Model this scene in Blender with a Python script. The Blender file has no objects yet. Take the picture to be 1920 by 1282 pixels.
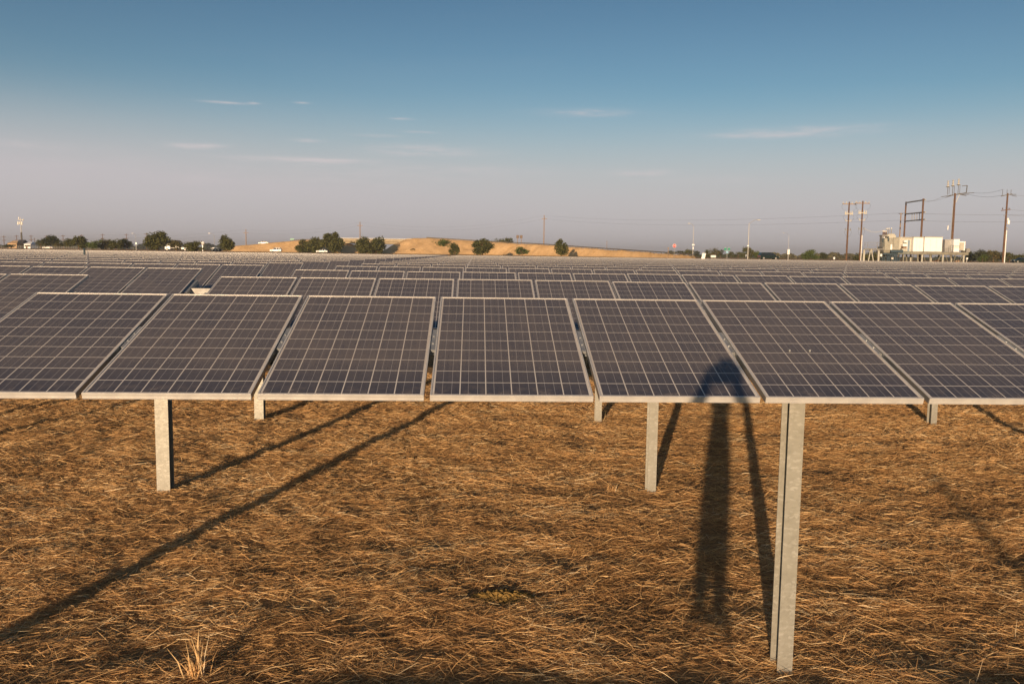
import bpy, bmesh, math, random
import numpy as np
from mathutils import Vector, Matrix, Euler, noise as mnoise
random.seed(7); rng = np.random.default_rng(11)
sc = bpy.context.scene
col = sc.collection
R = math.radians
ORD = ['first','second','third','fourth','fifth','sixth','seventh','eighth','ninth','tenth','eleventh','twelfth','thirteenth','fourteenth','fifteenth','sixteenth','seventeenth','eighteenth','nineteenth','twentieth']
def ordinal(n):
    if n <= 20: return ORD[n-1]
    t = {20:'twenty',30:'thirty'}
    return t[n//10*10] + '-' + ORD[n % 10 - 1] if n % 10 else {30:'thirtieth'}[n]

# ------------------------------------------------------------------ camera
CAM = Vector((0, 0, 2.926)); FPX = 1593.5
yaw, pitch, roll = R(2.54), R(5.89), R(.79)
fw = Vector((math.sin(yaw)*math.cos(pitch), math.cos(yaw)*math.cos(pitch), -math.sin(pitch)))
rt = Vector((math.cos(yaw), -math.sin(yaw), 0)); up = rt.cross(fw)
r2 = rt*math.cos(roll) + up*math.sin(roll); u2 = -rt*math.sin(roll) + up*math.cos(roll)
cd = bpy.data.cameras.new('camera'); cam = bpy.data.objects.new('camera', cd); col.objects.link(cam)
cam.matrix_world = Matrix(((r2.x, u2.x, -fw.x, CAM.x), (r2.y, u2.y, -fw.y, CAM.y), (r2.z, u2.z, -fw.z, CAM.z), (0, 0, 0, 1)))
cd.sensor_width = 36; cd.lens = FPX/1920*36; cd.clip_start = .05; cd.clip_end = 20000
sc.camera = cam
def at(x, y, Y):
    """world point at depth Y seen at photo pixel x, y"""
    d = fw*FPX + r2*(x-960) - u2*(y-641)
    return CAM + d*(Y/d.y)
GZ = 2.45                                    # level of the land beyond the array
def smooth(a, b, v):
    t = min(1, max(0, (v-a)/(b-a))); return t*t*(3-2*t)
def land(Y): return GZ*smooth(176, 206, Y)
def base(x, Y):
    p = at(x, 480, Y); return Vector((p.x, Y, land(Y)))

# ------------------------------------------------------------------ materials
def mat(name, colr=(.5,.5,.5), rough=.6, metal=0, spec=.5, noise=None, bump=None, emis=None):
    m = bpy.data.materials.new(name); m.use_nodes = True
    nt = m.node_tree; b = nt.nodes['Principled BSDF']
    b.inputs['Base Color'].default_value = (*colr, 1); b.inputs['Roughness'].default_value = rough
    b.inputs['Metallic'].default_value = metal; b.inputs['Specular IOR Level'].default_value = spec
    if noise:                                # (scale, second colour, detail, contrast lo, hi)
        tc = nt.nodes.new('ShaderNodeTexCoord'); n = nt.nodes.new('ShaderNodeTexNoise')
        n.inputs['Scale'].default_value = noise[0]; n.inputs['Detail'].default_value = noise[2]
        mp = nt.nodes.new('ShaderNodeMapRange'); mp.inputs[1].default_value = noise[3]; mp.inputs[2].default_value = noise[4]
        mx = nt.nodes.new('ShaderNodeMix'); mx.data_type = 'RGBA'
        mx.inputs[6].default_value = (*colr, 1); mx.inputs[7].default_value = (*noise[1], 1)
        nt.links.new(tc.outputs['Object'], n.inputs['Vector']); nt.links.new(n.outputs['Fac'], mp.inputs[0])
        nt.links.new(mp.outputs[0], mx.inputs[0]); nt.links.new(mx.outputs[2], b.inputs['Base Color'])
        if bump:
            bp = nt.nodes.new('ShaderNodeBump'); bp.inputs['Strength'].default_value = bump[0]; bp.inputs['Distance'].default_value = bump[1]
            nt.links.new(n.outputs['Fac'], bp.inputs['Height']); nt.links.new(bp.outputs[0], b.inputs['Normal'])
    return m
class NB:
    """tiny node-graph builder"""
    def __init__(s, m): s.nt = m.node_tree
    def n(s, t, **k):
        o = s.nt.nodes.new(t)
        for a, v in k.items(): setattr(o, a, v)
        return o
    def l(s, a, b): s.nt.links.new(a, b)
    def math(s, op, a, b=None, c=None):
        o = s.n('ShaderNodeMath', operation=op)
        for i, v in enumerate((a, b, c)):
            if v is None: continue
            if isinstance(v, (int, float)): o.inputs[i].default_value = v
            else: s.l(v, o.inputs[i])
        return o.outputs[0]
    def mix(s, f, a, b):
        o = s.n('ShaderNodeMix', data_type='RGBA')
        for i, v in ((0, f), (6, a), (7, b)):
            if isinstance(v, tuple): o.inputs[i].default_value = (*v, 1)
            elif isinstance(v, (int, float)): o.inputs[i].default_value = v
            else: s.l(v, o.inputs[i])
        return o.outputs[2]
    def noise(s, vec, scale, detail=4, rough=.5):
        o = s.n('ShaderNodeTexNoise'); o.inputs['Scale'].default_value = scale; o.inputs['Detail'].default_value = detail
        o.inputs['Roughness'].default_value = rough
        s.l(vec, o.inputs['Vector']); return o.outputs['Fac']
    def rng(s, v, a, b, c=0, d=1):
        o = s.n('ShaderNodeMapRange'); s.l(v, o.inputs[0])
        for i, q in enumerate((a, b, c, d)): o.inputs[i+1].default_value = q
        return o.outputs[0]
    def mapping(s, vec, scale=(1,1,1), loc=None):
        o = s.n('ShaderNodeMapping'); s.l(vec, o.inputs[0]); o.inputs['Scale'].default_value = scale
        if loc is not None: s.l(loc, o.inputs['Location'])
        return o.outputs[0]

def cell_material():
    m = mat('dusty_solar_cells', rough=.2); g = NB(m); b = m.node_tree.nodes['Principled BSDF']
    uv = g.n('ShaderNodeUVMap').outputs[0]; oi = g.n('ShaderNodeObjectInfo')
    sx = g.n('ShaderNodeSeparateXYZ'); g.l(uv, sx.inputs[0])
    u = g.math('WRAP', sx.outputs[0], .99, 0.); v = sx.outputs[1]
    pos = g.n('ShaderNodeNewGeometry').outputs['Position']
    cu = g.math('DIVIDE', g.math('SUBTRACT', u, .021), .158); cv = g.math('DIVIDE', g.math('SUBTRACT', v, .018), .1614)
    def line(c, w):                           # 1 on integer values of c
        return g.math('LESS_THAN', g.math('ABSOLUTE', g.math('SUBTRACT', c, g.math('ROUND', c))), w)
    lv = line(cu, .021); lh = line(cv, .022)
    bus = g.math('LESS_THAN', g.math('ABSOLUTE', g.math('SUBTRACT', g.math('ABSOLUTE', g.math('SUBTRACT', g.math('FRACT', cu), .5)), .18)), .0075)
    out = g.math('MAXIMUM', g.math('MAXIMUM', g.math('LESS_THAN', cu, 0), g.math('GREATER_THAN', cu, 6)), g.math('MAXIMUM', g.math('LESS_THAN', cv, 0), g.math('GREATER_THAN', cv, 10)))
    grid = g.math('MAXIMUM', g.math('MAXIMUM', lv, lh), out)
    # polycrystalline silicon
    vo = g.n('ShaderNodeTexVoronoi'); vo.inputs['Scale'].default_value = 90; g.l(pos, vo.inputs['Vector'])
    bw = g.n('ShaderNodeSeparateColor'); g.l(vo.outputs['Color'], bw.inputs[0])
    cellc = g.mix(g.rng(bw.outputs[0], 0, 1), (.018, .023, .042), (.030, .037, .062))
    c1 = g.mix(g.math('MULTIPLY', bus, .95), cellc, (.30, .30, .32))
    c2 = g.mix(grid, c1, (.60, .58, .56))
    # dust: more up the slope, streaks running down it
    n1 = g.noise(pos, 2.2, 5, .6); st = g.noise(g.mapping(pos, (55, 2.2, 2.2)), 1.0, 5, .7); n3 = g.noise(pos, 38, 3)
    low = g.rng(v, 0.02, .5, .40, 1.0)
    d = g.math('ADD', g.math('MULTIPLY', n1, .34), g.math('ADD', g.math('MULTIPLY', st, .34), g.math('MULTIPLY', n3, .12)))
    d = g.math('ADD', d, g.math('MULTIPLY', g.math('SUBTRACT', oi.outputs['Random'], .5), .10))
    dust = g.math('MULTIPLY', g.rng(d, .22, .60, .34, .88), low)
    # dirt line caught against the lower frame
    lip = g.math('MULTIPLY', g.rng(v, .012, .16, 1, 0), g.rng(g.noise(pos, 14, 5), .48, .68, 0, .5))
    dust = g.math('MINIMUM', g.math('ADD', dust, lip), .9)
    dustc = g.mix(g.math('MAXIMUM', g.math('MULTIPLY', grid, .62), g.math('MULTIPLY', bus, .26)), (.172, .148, .136), (.52, .45, .38))
    c3 = g.mix(dust, c2, dustc)
    # droppings
    vd = g.n('ShaderNodeTexVoronoi'); vd.inputs['Scale'].default_value = 2.6; g.l(g.mapping(pos, (1, .8, .8)), vd.inputs['Vector'])
    sd = g.n('ShaderNodeSeparateColor'); g.l(vd.outputs['Color'], sd.inputs[0])
    drop = g.math('MULTIPLY', g.math('LESS_THAN', vd.outputs['Distance'], g.math('ADD', .012, g.math('MULTIPLY', g.noise(pos, 60, 2), .035))), g.math('GREATER_THAN', sd.outputs[0], .62))
    c4 = g.mix(drop, c3, (.75, .70, .62))
    g.l(c4, b.inputs['Base Color'])
    g.l(g.rng(dust, 0, 1, .10, .42), b.inputs['Roughness'])
    b.inputs['Specular IOR Level'].default_value = .45
    return m
M = {}
M['cells'] = cell_material()
M['wall'] = mat('shade_tinted_frame_wall', (.27,.30,.34), .35, .7)  # same aluminium as the lip, with bluish shade and sky reflection put into the colour
M['back'] = mat('white_backsheet', (.6,.6,.58), .6)
M['alu'] = mat('anodised_aluminium', (.63,.61,.58), .4, .35, noise=(9,(.52,.50,.48),4,.35,.7))
M['rail'] = mat('galvanised_rail', (.42,.43,.43), .42, .55, noise=(30,(.32,.33,.34),4,.35,.65))
def galv():
    m = mat('galvanised_steel', rough=.5, metal=.25); g = NB(m); b = m.node_tree.nodes['Principled BSDF']
    tc = g.n('ShaderNodeTexCoord').outputs['Object']
    vo = g.n('ShaderNodeTexVoronoi'); vo.inputs['Scale'].default_value = 38
    w = g.n('ShaderNodeVectorMath', operation='ADD'); nz = g.n('ShaderNodeTexNoise'); nz.inputs['Scale'].default_value = 25
    g.l(tc, nz.inputs['Vector']); sc_ = g.n('ShaderNodeVectorMath', operation='SCALE'); sc_.inputs['Scale'].default_value = .05
    g.l(nz.outputs['Color'], sc_.inputs[0]); g.l(g.mapping(tc, (.8,.8,1.7)), w.inputs[0]); g.l(sc_.outputs[0], w.inputs[1]); g.l(w.outputs[0], vo.inputs['Vector'])
    s = g.n('ShaderNodeSeparateColor'); g.l(vo.outputs['Color'], s.inputs[0])
    c = g.mix(g.rng(s.outputs[0], .78, .9), (.30,.29,.25), (.37,.36,.32))
    c = g.mix(g.rng(g.noise(tc, 5, 5), .35, .7, 0, .5), c, (.22,.21,.175))
    g.l(c, b.inputs['Base Color']); g.l(g.rng(s.outputs[1], 0, 1, .38, .6), b.inputs['Roughness'])
    return m
M['galv'] = galv()
M['tube'] = mat('dull_steel_tube', (.30,.29,.27), .55, .3, noise=(12,(.24,.23,.21),4,.4,.6))
M['dark'] = mat('black_rubber', (.02,.02,.02), .7)
M['glass'] = mat('vehicle_glass', (.015,.018,.02), .08, 0, .6)
M['white'] = mat('white_paint', (.84,.83,.81), .35, noise=(3,(.74,.72,.69),4,.45,.75))
M['cream'] = mat('pale_beige_paint', (.46,.44,.37), .5, noise=(2,(.38,.36,.30),4,.4,.7))
M['grey'] = mat('grey_green_paint', (.20,.21,.18), .55, noise=(2,(.15,.155,.135),4,.4,.7))
M['deck'] = mat('weathered_steel_deck', (.23,.215,.165), .6, .1, noise=(1.2,(.17,.155,.12),4,.4,.7))
M['bluedark'] = mat('dark_blue_machinery', (.035,.06,.08), .5)
M['door'] = mat('blue_grey_door', (.20,.27,.33), .5)
M['wood'] = mat('creosoted_wood', (.135,.070,.036), .85, noise=(4,(.085,.045,.026),5,.4,.65))
M['woodpale'] = mat('weathered_wood', (.30,.20,.13), .85, noise=(4,(.22,.15,.10),5,.4,.65))
M['conc'] = mat('pale_concrete', (.36,.29,.19), .85, noise=(.5,(.29,.23,.15),5,.4,.7))
M['metal'] = mat('grey_galvanised_pole', (.36,.35,.33), .5, .3)
M['rust'] = mat('dark_weathered_rail', (.085,.075,.062), .7)
M['wire'] = mat('weathered_cable', (.10,.10,.10), .6, .3)
M['insul'] = mat('porcelain_insulator', (.50,.47,.41), .3)
M['red'] = mat('red_sign_sheeting', (.55,.03,.03), .4)
M['green'] = mat('green_sign_sheeting', (.02,.22,.14), .4)
M['blue'] = mat('pale_blue_sign', (.25,.45,.58), .4)
M['brown'] = mat('brown_sign_back', (.11,.075,.06), .6)
M['carw'] = mat('white_car_paint', (.76,.75,.73), .22, noise=(2,(.70,.69,.67),3,.4,.7))
M['cardk'] = mat('dark_green_car_paint', (.008,.018,.018), .2)
M['roof'] = mat('dark_shingle', (.05,.045,.05), .8)
M['tan'] = mat('tan_stucco', (.52,.34,.18), .85, noise=(1,(.45,.29,.15),4,.4,.6))
M['asphalt'] = mat('asphalt', (.055,.053,.052), .85, noise=(.6,(.07,.066,.062),5,.4,.7))
M['skin'] = mat('skin', (.45,.27,.19), .55)
M['shirt'] = mat('dark_cotton_shirt', (.05,.07,.11), .85)
M['jeans'] = mat('denim', (.03,.045,.09), .85)
M['hair'] = mat('brown_hair', (.04,.025,.015), .7)

# ------------------------------------------------------------------ mesh helpers
class MB:
    def __init__(s): s.v = []; s.f = []; s.m = []; s.uv = None
    def add(s, vs, fs, mi=0):
        o = len(s.v); s.v += [tuple(p) for p in vs]; s.f += [tuple(i+o for i in f) for f in fs]; s.m += [mi]*len(fs)
    def box(s, x0, x1, y0, y1, z0, z1, mi=0):
        s.add([(x0,y0,z0),(x1,y0,z0),(x1,y1,z0),(x0,y1,z0),(x0,y0,z1),(x1,y0,z1),(x1,y1,z1),(x0,y1,z1)],
              [(0,3,2,1),(4,5,6,7),(0,1,5,4),(1,2,6,5),(2,3,7,6),(3,0,4,7)], mi)
    def tube(s, a, b, r0, r1=None, n=8, mi=0, caps=True):
        a = Vector(a); b = Vector(b); r1 = r0 if r1 is None else r1
        d = (b-a).normalized(); q = d.to_track_quat('Z', 'Y'); vs = []
        for p, r in ((a, r0), (b, r1)):
            for k in range(n):
                t = 2*math.pi*k/n; vs.append(p + q @ Vector((r*math.cos(t), r*math.sin(t), 0)))
        fs = [(k, (k+1) % n, n+(k+1) % n, n+k) for k in range(n)]
        if caps: fs += [tuple(range(n-1, -1, -1)), tuple(range(n, 2*n))]
        s.add(vs, fs, mi)
    def bar(s, a, b, w, h, mi=0):             # rectangular bar from a to b
        a = Vector(a); b = Vector(b); q = (b-a).normalized().to_track_quat('Z', 'Y'); vs = []
        for p in (a, b):
            for sx, sy in ((-1,-1),(1,-1),(1,1),(-1,1)): vs.append(p + q @ Vector((sx*w/2, sy*h/2, 0)))
        s.add(vs, [(0,1,5,4),(1,2,6,5),(2,3,7,6),(3,0,4,7),(3,2,1,0),(4,5,6,7)], mi)
    def lathe(s, prof, c=(0,0,0), n=12, mi=0):
        o = []; 
        for r, z in prof:
            for k in range(n): t = 2*math.pi*k/n; o.append((c[0]+r*math.cos(t), c[1]+r*math.sin(t), c[2]+z))
        fs = []
        for i in range(len(prof)-1):
            for k in range(n): fs.append((i*n+k, i*n+(k+1) % n, (i+1)*n+(k+1) % n, (i+1)*n+k))
        fs += [tuple(range(n-1, -1, -1)), tuple(range((len(prof)-1)*n, len(prof)*n))]
        s.add(o, fs, mi)
    def prism(s, pts, y0, y1, mi=0):          # outline in x, z extruded along y
        n = len(pts); vs = [(x, y0, z) for x, z in pts] + [(x, y1, z) for x, z in pts]
        s.add(vs, [tuple(range(n)), tuple(range(2*n-1, n-1, -1))] + [((k+1) % n, k, n+k, n+(k+1) % n) for k in range(n)], mi)
    def mesh(s, name, mats, smooth=False):
        me = bpy.data.meshes.new(name); me.from_pydata(s.v, [], s.f)
        for m in (mats if isinstance(mats, (list, tuple)) else [mats]): me.materials.append(m)
        me.polygons.foreach_set('material_index', s.m)
        if smooth: me.polygons.foreach_set('use_smooth', [True]*len(s.f))
        me.update(); return me
    def build(s, name, mats, parent=None, loc=None, smooth=False, bevel=0):
        me = s.mesh(name, mats, smooth); o = bpy.data.objects.new(name, me); col.objects.link(o)
        if parent: o.parent = parent
        if loc is not None: o.location = loc
        if bevel:
            md = o.modifiers.new('bevel', 'BEVEL'); md.width = bevel; md.segments = 2; md.limit_method = 'ANGLE'
        return o
def inst(name, me, parent=None, loc=(0,0,0), rot=(0,0,0)):
    o = bpy.data.objects.new(name, me); col.objects.link(o); o.location = loc; o.rotation_euler = rot
    if parent: o.parent = parent
    return o
def tag(o, label=None, cat=None, group=None, kind=None):
    for k, v in (('label', label), ('category', cat), ('group', group), ('kind', kind)):
        if v: o[k] = v
    return o
def empty(name, loc, rz=0):
    o = bpy.data.objects.new(name, None); o.empty_display_size = .2; o.location = loc; o.rotation_euler = (0,0,rz); col.objects.link(o); return o

# ------------------------------------------------------------------ relief of the straw ground
def vnoise(x, y, s, seed):
    r = np.random.default_rng(seed); T = r.random((256, 256))
    x = x/s; y = y/s; i = np.floor(x).astype(int); j = np.floor(y).astype(int); fx = x-i; fy = y-j
    fx = fx*fx*(3-2*fx); fy = fy*fy*(3-2*fy)
    a = T[i & 255, j & 255]; b = T[(i+1) & 255, j & 255]; c = T[i & 255, (j+1) & 255]; d = T[(i+1) & 255, (j+1) & 255]
    return (a*(1-fx)+b*fx)*(1-fy) + (c*(1-fx)+d*fx)*fy - .5
HOLE = at(940, 1110, 7.1); HOLE = (HOLE.x, 7.12)
def relief(x, y):
    w = np.clip((y-1.0)/2, 0, 1)*np.clip((40-y)/10, 0, 1)
    h = .06*vnoise(x, y*1.2, 1.4, 1) + .042*vnoise(x, y*1.1, .45, 2) + .03*vnoise(x, y*1.1, .17, 3)
    hx, hy = HOLE
    d = np.sqrt(((x-hx)/.36)**2 + ((y-hy)/.20)**2)
    h = .95*h*np.clip(d-.4, .3, 1) - .015*np.exp(-d*d*1.6) - .068
    t = np.clip((3.4-y)/3.5, 0, 1); t = t*t*(3-2*t); e = np.clip((y+30)/12, 0, 1)
    shade_berm = (.725 + .05*vnoise(x, y, 1.7, 31) + .05*vnoise(x, y, .35, 32))*t*e*np.clip((60-np.abs(x))/20, 0, 1)  # unseen rise added behind the camera, ragged crest shaped to shade the nearest straw
    return h*w + shade_berm
def straw_material():
    m = mat('dry_straw', rough=.62); g = NB(m); b = m.node_tree.nodes['Principled BSDF']
    a = g.n('ShaderNodeAttribute'); a.attribute_name = 'tone'
    rp = g.n('ShaderNodeValToRGB'); g.l(a.outputs['Fac'], rp.inputs[0]); e = rp.color_ramp.elements
    e[0].position = 0; e[0].color = (.22, .13, .06, 1); e[1].position = 1; e[1].color = (.86, .68, .42, 1)
    for p, c in ((.3, (.43,.24,.10,1)), (.62, (.70,.42,.175,1)), (.88, (.88,.62,.31,1))):
        q = e.new(p); q.color = c
    g.l(rp.outputs[0], b.inputs['Base Color']); b.inputs['Specular IOR Level'].default_value = .35
    tr = g.n('ShaderNodeBsdfTranslucent'); g.l(rp.outputs[0], tr.inputs[0]); ms = g.n('ShaderNodeMixShader'); ms.inputs[0].default_value = .2
    g.l(b.outputs[0], ms.inputs[1]); g.l(tr.outputs[0], ms.inputs[2])
    g.l(ms.outputs[0], m.node_tree.nodes['Material Output'].inputs[0])
    return m
M['straw'] = straw_material()
def ground_material():
    m = mat('dry_grass_ground', rough=.9, spec=.15); g = NB(m); b = m.node_tree.nodes['Principled BSDF']
    pos = g.n('ShaderNodeNewGeometry').outputs['Position']; s = g.n('ShaderNodeSeparateXYZ'); g.l(pos, s.inputs[0])
    near = g.mix(g.rng(g.noise(g.mapping(pos, (14, 42, 14)), 1, 6, .7), .32, .68), (.20,.125,.065), (.50,.30,.12))
    far = g.mix(g.rng(g.noise(pos, .05, 6, .6), .35, .68), (.46,.255,.090), (.32,.175,.07))
    far = g.mix(g.rng(g.noise(g.mapping(pos, (.9,.12,1)), 1, 5, .65), .52, .75, 0, .8), far, (.23,.15,.07))
    g.l(g.mix(g.rng(s.outputs[1], 20, 60), near, far), b.inputs['Base Color'])
    bp = g.n('ShaderNodeBump'); bp.inputs['Strength'].default_value = .9; bp.inputs['Distance'].default_value = .04
    g.l(g.noise(g.mapping(pos, (5, 14, 5)), 1, 7, .7), bp.inputs['Height']); g.l(bp.outputs[0], b.inputs['Normal'])
    return m
M['ground'] = ground_material()

def heightfield(name, xs, ys, zf, m):
    X, Y = np.meshgrid(xs, ys); Z = zf(X, Y); n, k = X.shape
    co = np.stack([X, Y, Z], -1).reshape(-1, 3).astype(np.float32)
    idx = np.arange(n*k).reshape(n, k); f = np.stack([idx[:-1,:-1], idx[:-1,1:], idx[1:,1:], idx[1:,:-1]], -1).reshape(-1, 4).astype(np.int32)
    me = bpy.data.meshes.new(name); me.vertices.add(len(co)); me.vertices.foreach_set('co', co.ravel())
    me.loops.add(f.size); me.loops.foreach_set('vertex_index', f.ravel()); me.polygons.add(len(f))
    me.polygons.foreach_set('loop_start', np.arange(0, f.size, 4, dtype=np.int32)); me.polygons.foreach_set('use_smooth', np.ones(len(f), bool))
    me.update(calc_edges=True); me.validate(); me.materials.append(m)
    o = bpy.data.objects.new(name, me); col.objects.link(o); return o
xs = np.concatenate([np.linspace(-4000, -60, 24), np.linspace(-55, -16, 16), np.arange(-15, 16.01, .075), np.linspace(17, 60, 16), np.linspace(66, 4000, 24)])
ys = np.concatenate([np.linspace(-200, -4, 14), np.arange(-3.5, 20, .075), np.linspace(20.5, 60, 40), np.linspace(64, 240, 60), np.linspace(260, 1200, 30), np.linspace(1400, 6000, 10)])
vland = np.vectorize(land)
tag(heightfield('ground', xs, ys, lambda X, Y: relief(X, Y)*((np.abs(X) < 16) | (Y < 3.4)) + vland(Y), M['ground']), kind='structure')

def make_straw():
    n = 820000
    # depth distribution: denser close to the camera
    dmin, dmax = 4.1, 21.0
    D = (rng.random(n)*(dmax**.62-dmin**.62) + dmin**.62)**(1/.62)
    X = (rng.random(n)*2-1)*(D*.68+2.0) + .045*D
    keep = (np.sqrt(((X-HOLE[0])/.27)**2+((D-HOLE[1])/.12)**2) > 1) | (rng.random(n) < .05)
    D = D[keep]; X = X[keep]; n = len(D)
    pick = vnoise(X, D*1.5, .42, 5) + .6*vnoise(X, D*1.6, .16, 8)
    keep = rng.random(n) < np.clip(.82 + pick*1.6, .18, 1); D = D[keep]; X = X[keep]; n = len(D)
    ang = vnoise(X, D, .9, 4)*1.3 + vnoise(X, D, .35, 9)*1.2 + rng.normal(0, .65, n)
    wild = rng.random(n) < .30; ang[wild] = rng.random(wild.sum())*math.pi
    L = rng.gamma(4.0, .026, n) + .03; L[rng.random(n) < .02] *= 1.7
    sc_ = (D/5.5)**.45
    W = (rng.random(n)**1.7*.0038 + .0018)*sc_
    tilt = rng.normal(.03, .20, n); tilt[rng.random(n) < .07] += .45
    h0 = np.abs(rng.normal(0, .020, n)) + .003
    top = h0/.04
    dx, dy = np.cos(ang), np.sin(ang)
    c = np.stack([X, D, relief(X, D) + h0], -1)
    d = np.stack([dx*np.cos(tilt), dy*np.cos(tilt), np.sin(tilt)], -1)*(L/2)[:, None]
    ro = rng.random(n)*math.pi; side = np.stack([-dy*np.cos(ro), dx*np.cos(ro), np.sin(ro)], -1); side /= np.linalg.norm(side, axis=1)[:, None]; side *= (W/2)[:, None]
    bd = rng.normal(0, .022, n)*L; bend = np.stack([-dy*bd, dx*bd, rng.normal(.01, .022, n)*L], -1)
    A, B = c-d, c+d
    # keep both ends above the earth
    for P in (A, B): P[:, 2] = np.maximum(P[:, 2], relief(P[:, 0], P[:, 1]) + .001)
    C = (A+B)/2 + bend; C[:, 2] = np.maximum(C[:, 2], relief(C[:, 0], C[:, 1]) + .002)
    co = np.stack([A-side*.6, A+side*.6, C-side, C+side, B-side*.35, B+side*.35], 1).reshape(-1, 3).astype(np.float32)
    b = (np.arange(n)*6)[:, None, None]; f = (b + np.array([[0,1,3,2],[2,3,5,4]])[None]).reshape(-1, 4).astype(np.int32)
    me = bpy.data.meshes.new('straw'); me.vertices.add(len(co)); me.vertices.foreach_set('co', co.ravel())
    me.loops.add(f.size); me.loops.foreach_set('vertex_index', f.ravel()); me.polygons.add(len(f))
    me.polygons.foreach_set('loop_start', np.arange(0, f.size, 4, dtype=np.int32)); me.update(calc_edges=True)
    tone = np.clip(rng.beta(1.5, 1.8, n) + .35*vnoise(X, D*1.4, .7, 12) + .12*np.clip(top-.6, -.6, .9), 0, 1)
    at_ = me.attributes.new('tone', 'FLOAT', 'POINT'); at_.data.foreach_set('value', np.repeat(tone, 6).astype(np.float32))
    me.materials.append(M['straw'])
    o = bpy.data.objects.new('straw', me); col.objects.link(o)
    tag(o, 'loose mown golden straw lying flat all over the ground', 'straw', kind='stuff')
make_straw()
def tuft(x, y, n, h, spread, label, seed, name='grass_tuft', group=None):
    r = random.Random(seed); mb = MB(); p = at(x, y, 5)
    d = (p-CAM); t = -CAM.z/d.z; g = CAM + d*t; z0 = float(relief(np.array([g.x]), np.array([g.y]))[0]); tones = []
    for i in range(n):
        a = r.uniform(0, 6.283); lean = abs(r.gauss(0, .75))+.08; l = h*r.uniform(.35, 1.0); w = r.uniform(.0022, .0045)
        b = Vector((r.gauss(0, spread*.6), r.gauss(0, spread*.6), -.01)); dr = Vector((math.cos(a)*math.sin(lean), math.sin(a)*math.sin(lean), math.cos(lean)))
        sd = Vector((math.cos(r.uniform(-.6,.6)), math.sin(r.uniform(-.6,.6)), 0))*w
        m_ = b + dr*l*.5 + Vector((0,0,l*.06)); e = b + dr*l + Vector((math.cos(a)*l*.22*lean, math.sin(a)*l*.22*lean, -l*.22*lean))
        mb.add([b-sd, b+sd, m_-sd*.8, m_+sd*.8, e-sd*.1, e+sd*.1], [(0,1,3,2),(2,3,5,4)]); tones += [min(1, max(0, r.gauss(.62, .2)))]*6
    o = mb.build(name, M['straw'], loc=(g.x, g.y, z0)); a_ = o.data.attributes.new('tone', 'FLOAT', 'POINT'); a_.data.foreach_set('value', tones)
    tag(o, label, 'grass tuft', group)
tuft(368, 1256, 60, .36, .05, 'spiky upright tuft of dry grass near the bottom left corner', 3)
tuft(1150, 912, 60, .17, .05, 'low tuft of dry grass left of the thin steel post', 5)
mb = MB(); r_ = random.Random(2)
N = 26; vs = []; 
for j in range(N):
    for i in range(N):
        u, v = i/(N-1)*2-1, j/(N-1)*2-1; d = math.hypot(u, v)
        vs.append((u*.33, v*.17, .05*max(0, 1-d*d)*(1+.5*r_.uniform(-1, 1)) - .012))
mb.add(vs, [(j*N+i, j*N+i+1, (j+1)*N+i+1, (j+1)*N+i) for j in range(N-1) for i in range(N-1) if math.hypot((i+.5)/(N-1)*2-1, (j+.5)/(N-1)*2-1) < 1.02])
M['soil'] = mat('olive_crumbly_soil', (.30,.19,.06), .95, 0, .1, noise=(60,(.17,.105,.035),6,.35,.62), bump=(1,.02))
zz = float(relief(np.array([HOLE[0]]), np.array([HOLE[1]]))[0])
tag(mb.build('soil_mound', M['soil'], loc=(HOLE[0], HOLE[1], zz+.035)), 'bare olive brown crumbly soil patch in the straw', 'soil mound')

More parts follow.
